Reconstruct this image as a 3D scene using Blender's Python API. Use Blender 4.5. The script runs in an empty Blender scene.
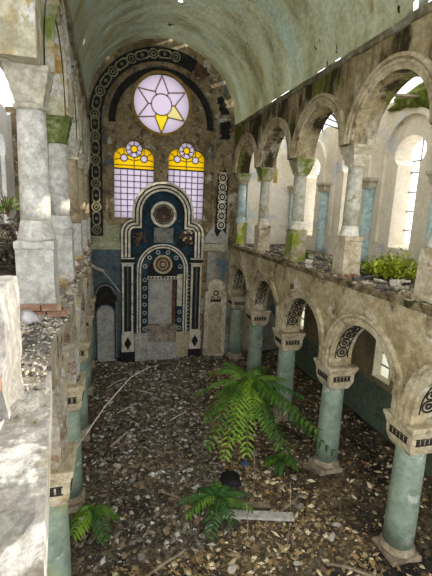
import bpy, bmesh, math, random
from math import sin, cos, pi, radians
from mathutils import Vector, Matrix, noise
random.seed(7)
S = bpy.context.scene
COL = S.collection
# ------------------------------------------------------------------ camera, sky, sun, exposure
cam = bpy.data.objects.new('camera', bpy.data.cameras.new('camera')); COL.objects.link(cam)
F = 399.0
vy = Vector((108-216, 206-288, F)).normalized()
vz = -Vector((130-216, 2300-288, F)).normalized(); vz = (vz - vy*vz.dot(vy)).normalized()
vx = vy.cross(vz)
if vx.x < 0: vx = -vx
right = Vector((vx[0], vy[0], vz[0])); down = Vector((vx[1], vy[1], vz[1])); fwd = Vector((vx[2], vy[2], vz[2]))
m = Matrix((right, -down, -fwd)).transposed().to_4x4()
cam.matrix_world = m
cam.data.sensor_fit = 'VERTICAL'; cam.data.sensor_height = 24; cam.data.lens = F/576*24
cam.data.clip_start = 0.02; cam.data.clip_end = 500
S.camera = cam
W = bpy.data.worlds.new('sky'); S.world = W; W.use_nodes = True
W.node_tree.nodes['Background'].inputs[0].default_value = (0.98, 0.98, 0.96, 1)
W.node_tree.nodes['Background'].inputs[1].default_value = 1.0
sun = bpy.data.objects.new('sun', bpy.data.lights.new('sun', 'SUN')); COL.objects.link(sun)
sun.data.energy = 4.2; sun.data.color = (1.0, 0.90, 0.74); sun.data.angle = radians(0.8)
sd = Vector((-1.0, 0.22, -0.40)).normalized()     # direction the light travels
sun.rotation_euler = sd.to_track_quat('-Z', 'Y').to_euler()
S.view_settings.view_transform = 'Standard'; S.view_settings.look = 'None'
S.view_settings.gamma = 1; S.view_settings.use_curve_mapping = False
S.view_settings.exposure = 1.15

# ------------------------------------------------------------------ materials
def mat(name, cols, scale=1.5, rough=0.9, bump=0.25, bscale=14, patches=(), coord='pos', spec=0.25, streak=1.0, attr=None, fine=0.22):
    M = bpy.data.materials.new(name); M.use_nodes = True
    nt = M.node_tree; N = nt.nodes; L = nt.links
    bs = N['Principled BSDF']; bs.inputs['Roughness'].default_value = rough
    bs.inputs['Specular IOR Level'].default_value = spec
    if coord == 'pos':
        src = N.new('ShaderNodeNewGeometry').outputs['Position']
    else:
        tc = N.new('ShaderNodeTexCoord'); oi = N.new('ShaderNodeObjectInfo')
        mu = N.new('ShaderNodeVectorMath'); mu.operation = 'ADD'
        sc = N.new('ShaderNodeMath'); sc.operation = 'MULTIPLY'; sc.inputs[1].default_value = 37
        L.new(oi.outputs['Random'], sc.inputs[0])
        L.new(tc.outputs['Object'], mu.inputs[0]); L.new(sc.outputs[0], mu.inputs[1]); src = mu.outputs[0]
    mp = N.new('ShaderNodeMapping'); mp.inputs['Scale'].default_value = streak if isinstance(streak, tuple) else (1, 1, streak); L.new(src, mp.inputs[0])
    def nz(scale, detail=8, rg=0.65, s=None):
        n = N.new('ShaderNodeTexNoise'); n.inputs['Scale'].default_value = scale
        n.inputs['Detail'].default_value = detail; n.inputs['Roughness'].default_value = rg
        L.new(s or mp.outputs[0], n.inputs['Vector']); return n.outputs['Fac']
    if attr:
        a = N.new('ShaderNodeAttribute'); a.attribute_name = attr; c = a.outputs['Color']
    else:
        r = N.new('ShaderNodeValToRGB'); L.new(nz(scale), r.inputs[0])
        cr = r.color_ramp
        n = len(cols)
        pos = [0.5] if n == 1 else [0.32+0.36*i/(n-1) for i in range(n)]
        while len(cr.elements) < n: cr.elements.new(0.5)
        while len(cr.elements) > n: cr.elements.remove(cr.elements[-1])
        for i in range(n):
            cr.elements[i].position = pos[i]; cr.elements[i].color = (*cols[i], 1)
        c = r.outputs[0]
    for i, (pc, ps, lo, hi) in enumerate(patches):
        off = N.new('ShaderNodeVectorMath'); off.operation = 'ADD'; off.inputs[1].default_value = (13.1*(i+1), 5.7*i, 3.3*i)
        L.new(mp.outputs[0], off.inputs[0])
        mr = N.new('ShaderNodeMapRange'); L.new(nz(ps, 9, 0.62, off.outputs[0]), mr.inputs[0])
        mr.inputs[1].default_value = lo; mr.inputs[2].default_value = hi
        mx = N.new('ShaderNodeMix'); mx.data_type = 'RGBA'
        L.new(mr.outputs[0], mx.inputs['Factor']); L.new(c, mx.inputs[6]); mx.inputs[7].default_value = (*pc, 1)
        c = mx.outputs[2]
    if fine and not attr:          # fine weathering: pits, dust and grain
        for fs, lo, hi, amt in ((9.0, 0.40, 0.60, fine), (30.0, 0.38, 0.62, fine*0.7)):
            mr = N.new('ShaderNodeMapRange'); L.new(nz(fs, 4, 0.6, src), mr.inputs[0])
            mr.inputs[1].default_value = lo; mr.inputs[2].default_value = hi
            mr.inputs[3].default_value = 1-amt; mr.inputs[4].default_value = 1+amt*0.45
            mx = N.new('ShaderNodeMix'); mx.data_type = 'RGBA'; mx.blend_type = 'MULTIPLY'; mx.inputs['Factor'].default_value = 1
            cmb = N.new('ShaderNodeCombineColor')
            for q in range(3): L.new(mr.outputs[0], cmb.inputs[q])
            L.new(c, mx.inputs[6]); L.new(cmb.outputs[0], mx.inputs[7]); c = mx.outputs[2]
    L.new(c, bs.inputs['Base Color'])
    if bump:
        b = N.new('ShaderNodeBump'); b.inputs['Strength'].default_value = bump; b.inputs['Distance'].default_value = 0.06
        L.new(nz(bscale, 10, 0.7), b.inputs['Height']); L.new(b.outputs[0], bs.inputs['Normal'])
    return M

def glass(name, col, through):
    M = bpy.data.materials.new(name); M.use_nodes = True
    nt = M.node_tree; N = nt.nodes; L = nt.links
    N.remove(N['Principled BSDF']); out = N['Material Output']
    t = N.new('ShaderNodeBsdfTranslucent'); t.inputs[0].default_value = (*col, 1)
    p = N.new('ShaderNodeBsdfTransparent'); p.inputs[0].default_value = (*[x*through for x in col], 1)
    mx = N.new('ShaderNodeMixShader'); mx.inputs[0].default_value = 0.35
    L.new(t.outputs[0], mx.inputs[1]); L.new(p.outputs[0], mx.inputs[2]); L.new(mx.outputs[0], out.inputs[0])
    return M

MOSS = (0.10, 0.15, 0.02)
m_endwall = mat('tan peeling plaster', [(0.14,0.10,0.055),(0.28,0.215,0.12),(0.38,0.31,0.19)], 1.1, patches=[((0.13,0.10,0.06),2.6,0.52,0.60),((0.42,0.38,0.29),4.5,0.60,0.64),((0.50,0.48,0.42),1.7,0.60,0.64),((0.10,0.075,0.05),1.3,0.60,0.70),((0.10,0.15,0.17),0.8,0.62,0.66)])
m_arc = mat('ochre weathered plaster', [(0.22,0.16,0.075),(0.46,0.38,0.22),(0.60,0.52,0.35)], 1.3, patches=[((0.66,0.62,0.50),1.1,0.54,0.62),((0.11,0.08,0.035),1.7,0.57,0.66),((0.18,0.17,0.05),0.9,0.60,0.70)], bump=0.5)
m_arcup = mat('brown streaked plaster', [(0.16,0.11,0.05),(0.34,0.27,0.15),(0.50,0.43,0.28)], 1.2, streak=0.35, patches=[((0.04,0.03,0.01),1.5,0.46,0.56),((0.14,0.15,0.025),1.2,0.56,0.64),((0.58,0.53,0.40),0.7,0.58,0.66)], bump=0.35)
m_mould = mat('cream arch moulding', [(0.28,0.22,0.12),(0.54,0.46,0.30),(0.64,0.57,0.42)], 2.0, patches=[((0.15,0.11,0.05),1.6,0.56,0.66)], bump=0.3)
m_left = mat('white peeling lime plaster', [(0.28,0.25,0.19),(0.50,0.48,0.44),(0.58,0.57,0.545)], 1.6, patches=[((0.28,0.22,0.12),1.3,0.58,0.66),((0.19,0.20,0.08),1.0,0.61,0.70),((0.30,0.34,0.34),2.2,0.585,0.60),((0.14,0.12,0.09),3.0,0.62,0.66)], bump=0.6)
m_leftup = mat('stained greenish white plaster', [(0.26,0.22,0.13),(0.40,0.38,0.28),(0.48,0.47,0.41)], 1.4, streak=0.5, patches=[((0.34,0.22,0.06),1.5,0.57,0.64),((0.16,0.20,0.05),1.1,0.58,0.66),((0.50,0.50,0.48),2.0,0.56,0.58),((0.12,0.09,0.05),2.2,0.63,0.68)], bump=0.6)
m_leftlow = mat('cream and brick left wall', [(0.28,0.22,0.13),(0.46,0.41,0.31),(0.54,0.52,0.46)], 1.5, patches=[((0.27,0.17,0.115),1.7,0.59,0.62),((0.44,0.33,0.14),1.2,0.58,0.64),((0.58,0.57,0.54),2.4,0.57,0.59),((0.13,0.10,0.06),2.0,0.60,0.66)], bump=0.8)
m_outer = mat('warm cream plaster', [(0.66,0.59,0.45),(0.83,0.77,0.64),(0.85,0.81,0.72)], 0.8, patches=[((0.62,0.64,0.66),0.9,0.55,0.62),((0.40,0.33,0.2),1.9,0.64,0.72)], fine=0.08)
m_outerw = mat('bright lime wash', [(0.52,0.50,0.46),(0.70,0.69,0.66),(0.76,0.75,0.73)], 1.0, patches=[((0.35,0.31,0.24),1.6,0.62,0.70)], bump=0.3, fine=0.08)
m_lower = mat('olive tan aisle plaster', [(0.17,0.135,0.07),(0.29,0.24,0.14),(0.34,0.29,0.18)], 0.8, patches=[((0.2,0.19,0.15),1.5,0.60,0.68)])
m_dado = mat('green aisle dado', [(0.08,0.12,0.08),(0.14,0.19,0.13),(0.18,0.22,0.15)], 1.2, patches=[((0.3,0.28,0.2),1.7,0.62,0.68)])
m_vault = mat('grey green vault plaster', [(0.21,0.21,0.145),(0.305,0.32,0.25),(0.355,0.385,0.33)], 0.9, streak=(0.55,1.2,0.55), fine=0.10, patches=[((0.24,0.21,0.11),1.1,0.55,0.70),((0.30,0.37,0.355),0.4,0.55,0.74),((0.04,0.04,0.03),3.2,0.665,0.68)], bump=0.2, bscale=6)
m_floor = mat('rubble earth', [(0.05,0.04,0.026),(0.16,0.125,0.075),(0.30,0.25,0.16)], 3.2, patches=[((0.33,0.30,0.24),9,0.60,0.66),((0.03,0.028,0.028),0.5,0.52,0.66),((0.16,0.10,0.045),0.6,0.58,0.7)], bump=1.0, bscale=11, fine=0.5)
m_gfloor = mat('dirty gallery floor', [(0.10,0.08,0.05),(0.24,0.20,0.14),(0.36,0.32,0.25)], 2.5, patches=[(MOSS,0.9,0.58,0.66)], bump=0.8)
m_ledge = mat('white ledge mortar', [(0.12,0.115,0.10),(0.235,0.23,0.215),(0.31,0.31,0.30)], 2.4, patches=[((0.46,0.455,0.44),2.0,0.54,0.58),((0.13,0.11,0.04),1.5,0.54,0.62),((0.10,0.11,0.03),2.6,0.62,0.68),((0.17,0.16,0.14),3.6,0.58,0.64)], bump=0.7)
m_shaft = mat('turquoise painted shaft', [(0.17,0.23,0.18),(0.26,0.345,0.27),(0.34,0.41,0.33)], 2.4, rough=0.6, coord='obj', patches=[((0.50,0.53,0.48),2.2,0.60,0.65),((0.33,0.36,0.20),1.2,0.58,0.72)], bump=0.12, fine=0.12)
m_cap = mat('carved cream capital', [(0.33,0.26,0.14),(0.58,0.50,0.34),(0.66,0.60,0.46)], 3, coord='obj', patches=[((0.2,0.15,0.08),2.4,0.62,0.70)], bump=0.35)
m_dark = mat('dark recess paint', [(0.02,0.018,0.015),(0.05,0.045,0.04)], 6, bump=0.2)
m_base = mat('column base stone', [(0.20,0.15,0.09),(0.40,0.34,0.24),(0.52,0.47,0.37)], 3, coord='obj', bump=0.4)
m_gshaft = mat('worn grey green shaft', [(0.34,0.33,0.24),(0.54,0.53,0.44),(0.60,0.60,0.52)], 2.2, coord='obj', patches=[((0.30,0.26,0.13),2.0,0.58,0.68)], bump=0.25)
m_ped = mat('cracked cream pedestal', [(0.34,0.27,0.16),(0.58,0.50,0.36),(0.66,0.60,0.48)], 2.4, coord='obj', patches=[((0.22,0.20,0.10),1.5,0.60,0.68),((0.35,0.2,0.11),2.2,0.66,0.71)], bump=0.5)
m_pedmoss = mat('mossy pedestal stone', [(0.22,0.18,0.10),(0.42,0.37,0.24),(0.52,0.47,0.34)], 2.4, coord='obj', patches=[((0.22,0.28,0.03),1.5,0.50,0.58)], bump=0.5)
m_gcap = mat('mossy capital', [(0.18,0.18,0.07),(0.42,0.40,0.25),(0.55,0.52,0.38)], 2.6, coord='obj', patches=[((0.16,0.22,0.03),1.6,0.52,0.62)], bump=0.4)
m_gcaplight = mat('pale capital', [(0.40,0.35,0.22),(0.58,0.54,0.42),(0.66,0.62,0.5)], 2.6, coord='obj', bump=0.4)
m_whiteshaft = mat('whitewashed shaft', [(0.33,0.32,0.28),(0.46,0.455,0.425),(0.54,0.54,0.515)], 2.4, coord='obj', patches=[((0.36,0.34,0.29),2.0,0.62,0.70)], bump=0.3)
m_mosscap = mat('green moss capital', [(0.05,0.07,0.02),(0.12,0.16,0.04),(0.32,0.31,0.20)], 5, coord='obj', bump=0.8)
m_tanshaft = mat('tan brown shaft', [(0.24,0.18,0.10),(0.36,0.29,0.19),(0.42,0.36,0.26)], 2.4, coord='obj', patches=[((0.2,0.13,0.08),2.0,0.6,0.68)], bump=0.4)
m_gcapleft = mat('worn grey capital', [(0.24,0.21,0.14),(0.38,0.36,0.29),(0.45,0.43,0.37)], 2.6, coord='obj', bump=0.4)
m_blue = mat('sky blue pilaster paint', [(0.36,0.50,0.50),(0.44,0.60,0.60),(0.56,0.66,0.64)], 2, coord='obj', patches=[((0.6,0.6,0.55),1.7,0.60,0.66)], bump=0.15)
m_white = mat('chalky white stucco', [(0.42,0.38,0.28),(0.72,0.68,0.57),(0.80,0.76,0.67)], 3, patches=[((0.22,0.18,0.11),3,0.60,0.68)], bump=0.2)
m_bleach = mat('bleached cream stucco', [(0.44,0.38,0.25),(0.66,0.58,0.42),(0.72,0.66,0.52)], 3, patches=[((0.2,0.17,0.12),3,0.66,0.72)], bump=0.3)
m_black = mat('black stucco paint', [(0.012,0.012,0.014),(0.035,0.033,0.032)], 5, patches=[((0.10,0.10,0.10),5,0.66,0.72)], bump=0.2)
m_navy = mat('deep blue stucco paint', [(0.008,0.02,0.03),(0.015,0.045,0.07),(0.04,0.085,0.11)], 3, patches=[((0.025,0.025,0.025),3,0.50,0.60),((0.20,0.20,0.18),4,0.64,0.68)], bump=0.2, fine=0.2)
m_slate = mat('slate blue wall paint', [(0.06,0.085,0.10),(0.10,0.14,0.16),(0.15,0.18,0.18)], 2, patches=[((0.3,0.28,0.24),2,0.64,0.70)], bump=0.2)
m_greyp = mat('grey plaster panel', [(0.34,0.33,0.30),(0.46,0.45,0.42),(0.54,0.53,0.50)], 2.5, patches=[((0.25,0.22,0.17),3,0.62,0.68)], bump=0.25)
m_tanp = mat('ochre plaster panel', [(0.36,0.30,0.19),(0.50,0.43,0.29),(0.56,0.50,0.36)], 2.5, bump=0.25)
m_brown = mat('dark brown relief', [(0.05,0.03,0.02),(0.12,0.07,0.045),(0.2,0.13,0.08)], 5, bump=0.4)
m_chain = mat('olive stucco chain', [(0.17,0.16,0.08),(0.30,0.28,0.17),(0.40,0.38,0.25)], 4, bump=0.3)
m_masonry = mat('broken rough masonry', [(0.16,0.12,0.09),(0.34,0.28,0.22),(0.48,0.43,0.36)], 3.5, bump=1.0, bscale=7)
m_lav = glass('lavender glass', (0.80,0.74,0.83), 0.36)
m_yel = glass('amber glass', (0.95,0.74,0.09), 0.42)
m_yelp = glass('lemon glass', (0.90,0.78,0.16), 0.42)
m_pale = glass('pale yellow glass', (0.86,0.80,0.52), 0.36)
m_clear = glass('dusty clear glass', (0.95,0.95,0.96), 1.0)
m_dusty = glass('dusty window glass', (0.55,0.57,0.53), 0.40)
m_came = mat('window lead', [(0.015,0.014,0.014),(0.035,0.03,0.03)], 4, rough=0.6, bump=0)
m_gold = mat('gilt window rim', [(0.26,0.16,0.03),(0.42,0.28,0.07)], 4, rough=0.6, bump=0.1)
m_wframe = mat('grey window frame', [(0.25,0.24,0.22),(0.36,0.35,0.33)], 4, bump=0.1)
m_stone_p = mat('pale plaster chunk', [(0.38,0.33,0.25),(0.58,0.54,0.46),(0.66,0.63,0.57)], 5, coord='obj', bump=0.5)
m_stone_g = mat('grey rubble', [(0.16,0.15,0.14),(0.30,0.29,0.27),(0.40,0.39,0.36)], 5, coord='obj', bump=0.5)
m_stone_o = mat('ochre rubble', [(0.26,0.18,0.08),(0.44,0.33,0.18),(0.52,0.42,0.26)], 5, coord='obj', bump=0.5)
m_brick = mat('red brick', [(0.20,0.11,0.075),(0.31,0.18,0.125),(0.40,0.28,0.21)], 5, coord='obj', bump=0.5)
m_slatep = mat('dark slate piece', [(0.05,0.05,0.05),(0.12,0.115,0.105),(0.2,0.19,0.17)], 5, coord='obj', bump=0.4)
m_chip = mat('mixed rubble chips', [(0.5,0.5,0.5)], attr='chip', bump=0)
m_wood = mat('weathered wood', [(0.17,0.13,0.09),(0.32,0.26,0.18),(0.40,0.34,0.25)], 6, coord='obj', bump=0.4)
m_woodgrey = mat('pale board', [(0.42,0.38,0.34),(0.58,0.54,0.49),(0.64,0.61,0.57)], 6, coord='obj', bump=0.3)
m_lath = mat('dark lath', [(0.05,0.04,0.03),(0.13,0.10,0.07)], 6, coord='obj', bump=0.2)
m_leaf = mat('green leaflet', [(0.03,0.085,0.010),(0.075,0.165,0.018),(0.15,0.25,0.03)], 2.2, rough=0.55, bump=0, fine=0)
m_leafl = mat('bright yellow green leaflet', [(0.07,0.17,0.015),(0.17,0.31,0.025),(0.30,0.40,0.05)], 2.2, rough=0.55, bump=0, fine=0)
m_leafd = mat('dark leaflet', [(0.02,0.07,0.015),(0.05,0.14,0.025)], 2.2, rough=0.55, bump=0, fine=0)
m_bush = mat('sunny weed leaf', [(0.20,0.30,0.015),(0.36,0.44,0.03),(0.50,0.52,0.07)], 4, rough=0.6, bump=0, fine=0)
m_moss = mat('moss', [(0.05,0.08,0.01),(0.14,0.19,0.02),(0.26,0.27,0.05)], 6, bump=0.8, bscale=30)
m_stem = mat('brown stem', [(0.10,0.07,0.04),(0.19,0.14,0.08)], 6, bump=0.2)
m_paper = mat('white sheet', [(0.70,0.69,0.72),(0.78,0.77,0.80)], 3, bump=0.05, fine=0)
m_bag = mat('black plastic bag', [(0.008,0.009,0.012),(0.02,0.02,0.025)], 4, rough=0.4, bump=0.5)
m_bluerag = mat('blue plastic scrap', [(0.05,0.10,0.28),(0.10,0.16,0.36)], 4, rough=0.5, bump=0.3)

# ------------------------------------------------------------------ helpers
def finish(name, bm, ma, parent=None, smooth=False, sub=True):
    bmesh.ops.recalc_face_normals(bm, faces=bm.faces)
    me = bpy.data.meshes.new(name)
    if parent is not None and sub:
        bm.transform(Matrix.Translation(-world_of(parent)))
    bm.to_mesh(me); bm.free()
    for mm in (ma if isinstance(ma, (list, tuple)) else [ma]): me.materials.append(mm)
    if smooth: me.polygons.foreach_set('use_smooth', [True]*len(me.polygons))
    o = bpy.data.objects.new(name, me); COL.objects.link(o)
    if parent is not None: o.parent = parent
    return o
def world_of(o):
    v = Vector((0, 0, 0))
    while o is not None: v += o.location; o = o.parent
    return v
def thing(name, label, cat, loc, group=None):
    o = bpy.data.objects.new(name, None); COL.objects.link(o); o.location = loc; o.empty_display_size = 0.2
    return tag(o, label, cat, group)
def tag(o, label, cat, group=None):
    o['label'] = label; o['category'] = cat
    if group: o['group'] = group
    return o
def struct(name, bm, ma, smooth=False):
    o = finish(name, bm, ma, None, smooth); o['kind'] = 'structure'; return o
def recenter(o):       # put the origin of a top-level mesh at its own base centre
    vs = [v.co for v in o.data.vertices]
    c = Vector((sum(v.x for v in vs)/len(vs), sum(v.y for v in vs)/len(vs), min(v.z for v in vs)))
    o.data.transform(Matrix.Translation(-c)); o.location = o.location + c; return o
def dup(root, loc, label, group=None, rotz=0):
    r = root.copy(); COL.objects.link(r); r.location = loc; r.rotation_euler = (0, 0, rotz); r['label'] = label
    if group: r['group'] = group
    for ch in list(root.children):
        c = ch.copy(); COL.objects.link(c); c.parent = r
        for g in list(ch.children):
            d = g.copy(); COL.objects.link(d); d.parent = c
    return r
def box(bm, x0, x1, y0, y1, z0, z1):
    vs = [bm.verts.new((x, y, z)) for x in (x0, x1) for y in (y0, y1) for z in (z0, z1)]
    for f in ((0,1,3,2),(4,6,7,5),(0,4,5,1),(2,3,7,6),(0,2,6,4),(1,5,7,3)): bm.faces.new([vs[i] for i in f])
    return vs
def bx(*a):
    bm = bmesh.new(); box(bm, *a); return bm
def rough_block(x0, x1, y0, y1, z0, z1, amp=0.03, cuts=4, seed=0):
    bm = bx(x0, x1, y0, y1, z0, z1)
    bmesh.ops.subdivide_edges(bm, edges=bm.edges[:], cuts=cuts, use_grid_fill=True)
    for v in bm.verts:
        n = noise.noise_vector(v.co*2.6 + Vector((seed*7.3, seed, 0)))+0.5*noise.noise_vector(v.co*7+Vector((seed, 0, 3)))
        v.co += n*amp
    return bm
def lathe(prof, n=28, amp=0.0):
    bm = bmesh.new(); rings = []
    for r, z in prof:
        rings.append([bm.verts.new((r*cos(2*pi*k/n), r*sin(2*pi*k/n), z)) for k in range(n)])
    for a, b in zip(rings, rings[1:]):
        for k in range(n): bm.faces.new((a[k], a[(k+1) % n], b[(k+1) % n], b[k]))
    bm.faces.new(rings[0]); bm.faces.new(rings[-1])
    if amp:
        for v in bm.verts: v.co += noise.noise_vector(v.co*5)*amp
    return bm
def squares(levels, amp=0.0):     # stacked square sections (half side, z)
    bm = bmesh.new(); rings = []
    for h, z in levels:
        ring = []
        for (sx, sy), (ex, ey) in (((-1,-1),(1,-1)),((1,-1),(1,1)),((1,1),(-1,1)),((-1,1),(-1,-1))):
            for t in range(4):
                ring.append(bm.verts.new((h*(sx+(ex-sx)*t/4), h*(sy+(ey-sy)*t/4), z)))
        rings.append(ring)
    n = 16
    for a, b in zip(rings, rings[1:]):
        for k in range(n): bm.faces.new((a[k], a[(k+1) % n], b[(k+1) % n], b[k]))
    bm.faces.new(rings[0]); bm.faces.new(rings[-1])
    if amp:
        for v in bm.verts: v.co += noise.noise_vector(v.co*6)*amp
    return bm
def plate(outline, holes, fmap, d0, d1, jit=0.0, splay=()):
    """A flat slab with holes: outline and holes are (u,v) lists, fmap(u,v,d) places them, d0..d1 the thickness."""
    bm = bmesh.new(); allp = []
    def loop(pts):
        pts = [(u+random.uniform(-jit, jit), v+random.uniform(-jit, jit)) for u, v in pts]
        vs = [bm.verts.new((u, v, 0)) for u, v in pts]
        es = [bm.edges.new((vs[i], vs[(i+1) % len(vs)])) for i in range(len(vs))]
        allp.append(vs); return es
    ed = loop(outline)
    for h in holes: ed += loop(h)
    bmesh.ops.triangle_fill(bm, use_beauty=True, use_dissolve=False, edges=ed)
    front = bm.faces[:]
    back = {}
    for vs in allp:
        for v in vs: back[v] = bm.verts.new((v.co.x, v.co.y, 1))
    for f in front: bm.faces.new([back[v] for v in f.verts][::-1])
    for vs in allp:
        for i in range(len(vs)):
            a, b = vs[i], vs[(i+1) % len(vs)]
            bm.faces.new((a, b, back[b], back[a]))
    for i in splay:                # a reveal that widens inward
        vs = allp[i+1]; cu = sum(v.co.x for v in vs)/len(vs); cv = sum(v.co.y for v in vs)/len(vs)
        for v in vs: v.co.x = cu+(v.co.x-cu)*1.45; v.co.y = cv+(v.co.y-cv)*1.06
    for v in bm.verts:
        v.co = Vector(fmap(v.co.x, v.co.y, d0 if v.co.z < 0.5 else d1))
    return bm
def arc(cx, cz, r, a0, a1, n=20):
    return [(cx+r*cos(radians(a0+(a1-a0)*i/n)), cz+r*sin(radians(a0+(a1-a0)*i/n))) for i in range(n+1)]
def ribbon(bm, A, B, fmap, d0, d1, closed=False):
    n = len(A)
    Q = [[bm.verts.new(fmap(*p, d)) for p in P] for P, d in ((A, d0), (B, d0), (B, d1), (A, d1))]
    for i in range(n if closed else n-1):
        j = (i+1) % n
        for k in range(4):
            a, b = Q[k], Q[(k+1) % 4]
            bm.faces.new((a[i], a[j], b[j], b[i]))
    if not closed:
        for i in (0, n-1): bm.faces.new([Q[k][i] for k in range(4)])
def rib(A, B, fmap, d0, d1, closed=False):
    bm = bmesh.new(); ribbon(bm, A, B, fmap, d0, d1, closed); return bm
def bar(bm, p, q, w, fmap, d0, d1):
    p, q = Vector(p), Vector(q); t = (q-p).normalized()*w/2; nrm = Vector((-t.y, t.x))
    ribbon(bm, [p+nrm, q+nrm], [p-nrm, q-nrm], fmap, d0, d1)
def tube(bm, pts, r, n=6):
    pts = [Vector(p) for p in pts]; rings = []
    for i, p in enumerate(pts):
        t = (pts[min(i+1, len(pts)-1)]-pts[max(i-1, 0)]).normalized()
        u = t.cross(Vector((0.3, 0.2, 1))).normalized(); w = t.cross(u)
        rr = r[i] if isinstance(r, (list, tuple)) else r
        rings.append([bm.verts.new(p+(u*cos(2*pi*k/n)+w*sin(2*pi*k/n))*rr) for k in range(n)])
    for a, b in zip(rings, rings[1:]):
        for k in range(n): bm.faces.new((a[k], a[(k+1) % n], b[(k+1) % n], b[k]))
    bm.faces.new(rings[0]); bm.faces.new(rings[-1])
XZ = lambda u, v, d: (u, d, v)        # drawn on the end wall
YZ = lambda u, v, d: (d, u, v)        # drawn along the nave
def circ(cx, cz, r, n=32): return arc(cx, cz, r, 0, 360-360/n, n-1)

# ------------------------------------------------------------------ main dimensions
XR0, XR1 = 5.20, 5.78          # right arcade wall, nave face and back
XL0, XL1 = -0.70, -1.22        # left arcade wall
CXR, CXL = 5.53, -0.90         # column centres
OUT = 8.1                      # inner face of the right outer wall
YE = 17.0                      # end wall
FZ, GZ = -6.6, -1.42           # nave floor, gallery floor
BAYS = [2.85, 5.65, 8.42, 11.2, 14.0, 16.85]
def fh(x, y):
    p = Vector((x*0.7, y*0.7, 1.3))
    h = noise.noise(p)*0.10 + noise.noise(p*3.1)*0.05 + noise.noise(p*9)*0.022
    return FZ + h + 0.25*max(0, 1-abs(y-16.9)/1.2)*0.4

# ------------------------------------------------------------------ structure
bm = bmesh.new(); NX, NY = 100, 140
gx = [-3.6+11.9*i/NX for i in range(NX+1)]; gy = [1.2+16.0*j/NY for j in range(NY+1)]
V = [[bm.verts.new((x, y, fh(x, y))) for y in gy] for x in gx]
for i in range(NX):
    for j in range(NY): bm.faces.new((V[i][j], V[i+1][j], V[i+1][j+1], V[i][j+1]))
struct('floor', bm, m_floor, True)

# end wall with two arched windows, the rose window and one gallery window
def lobed(x0, x1, zb, zs):
    w = x1-x0; c = (x0+x1)/2; r = w*0.25; tz, tr = 0.36, 0.35
    ax, az = x0+r, zs; dx, dz = c-ax, tz; d = math.hypot(dx, dz)
    a = (d*d+r*r-tr*tr)/(2*d); h = math.sqrt(r*r-a*a)
    ix, iz = ax+a*dx/d-h*dz/d, az+a*dz/d+h*dx/d          # where lobe and head circle meet
    aL = math.degrees(math.atan2(iz-az, ix-ax)); aT = math.degrees(math.atan2(iz-zs-tz, ix-c)) % 360
    L = arc(ax, zs, r, 180, aL, 8); T = arc(c, zs+tz, tr, aT, 180-aT, 14)[1:-1]
    return [(x0, zb)] + L + T + [(2*c-u, v) for u, v in L[::-1]] + [(x1, zb)]
WL = (0.25, 1.83, -0.44, 1.93); WR = (2.42, 3.95, -0.40, 2.02)
ROSE = (2.12, 4.07, 1.13)
GWIN = [(6.5, -1.1)] + arc(6.78, 1.75, 0.28, 180, 0, 8) + [(7.06, -1.1)]
struct('wall_end', plate([(-3.6,-7),(8.7,-7),(8.7,3.6),(6,3.7),(5.6,6.6),(-1.0,6.6),(-1.3,3.6),(-3.6,3.4)],
       [lobed(*WL), lobed(*WR), circ(*ROSE, 40), GWIN], XZ, YE, YE+0.45), m_endwall)

# outer walls with their windows
def keyhole(c): 
    return [(c+0.30, -0.72), (c-0.30, -0.72)] + arc(c, 1.80, 0.42, 225, -45, 20)
gw = [7.05, 9.83, 12.6, 15.4]
lowwin = [[(c-0.42, -4.95), (c+0.42, -4.95), (c+0.42, -3.45)] + arc(c, -3.45, 0.42, 0, 180, 10)[1:] for c in gw]
top = [(17.0, 3.5)] + [(17.0-0.5*i, 3.35+random.uniform(-0.22, 0.18)) for i in range(1, 30)] + [(2.3, 3.2)]
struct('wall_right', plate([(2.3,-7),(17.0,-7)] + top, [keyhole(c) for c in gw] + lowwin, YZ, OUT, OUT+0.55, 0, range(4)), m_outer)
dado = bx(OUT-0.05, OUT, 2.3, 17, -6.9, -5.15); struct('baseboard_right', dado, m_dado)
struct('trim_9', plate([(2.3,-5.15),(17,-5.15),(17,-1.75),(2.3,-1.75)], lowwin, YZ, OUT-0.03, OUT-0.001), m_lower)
topl = [(17.0, 3.2)] + [(17.0-0.5*i, 3.3+random.uniform(-0.3, 0.25)) for i in range(1, 30)] + [(2.3, 3.2)]
struct('wall_left', plate([(2.3,-7),(17.0,-7)] + topl, [keyhole(c) for c in gw], YZ, -3.4, -3.9), m_outerw)

# gallery floors
bm = bx(XR1-0.1, OUT, 2.4, YE, -1.75, -1.46); struct('floor_gallery_right', bm, m_gfloor)
bm = bx(-3.4, XL1+0.1, 2.4, YE, -1.75, -1.46); struct('floor_gallery_left', bm, m_gfloor)

# arcade walls: a strip above a row of arches
def arcade_outline(ys, r, zs, zleg, ztop, y_end0, y_end1, topamp):
    p = [(y_end0, zleg)]
    for a, b in zip(ys, ys[1:]):
        c = (a+b)/2
        p += [(c-r, zleg)] + arc(c, zs, r, 180, 0, 22) + [(c+r, zleg)]
    p += [(y_end1, zleg), (y_end1, ztop)]
    n = 60
    p += [(y_end1+(y_end0-y_end1)*i/n, ztop+topamp*noise.noise(Vector((i*0.45, ztop, y_end0)))) for i in range(1, n)]
    p += [(y_end0, ztop)]
    return p
RL, ZL = 1.13, -3.43
RU, ZU = 1.12, 1.58
struct('wall_right_lower', plate(arcade_outline(BAYS, RL, ZL, -3.64, -1.44, 2.3, 17.0, 0.05), [], YZ, XR0, XR1, 0.006), m_arc)
struct('wall_right_upper', plate(arcade_outline(BAYS, RU, ZU, 1.56, 3.50, 2.3, 17.0, 0.10), [], YZ, XR0, XR1, 0.008), m_arcup)
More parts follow.
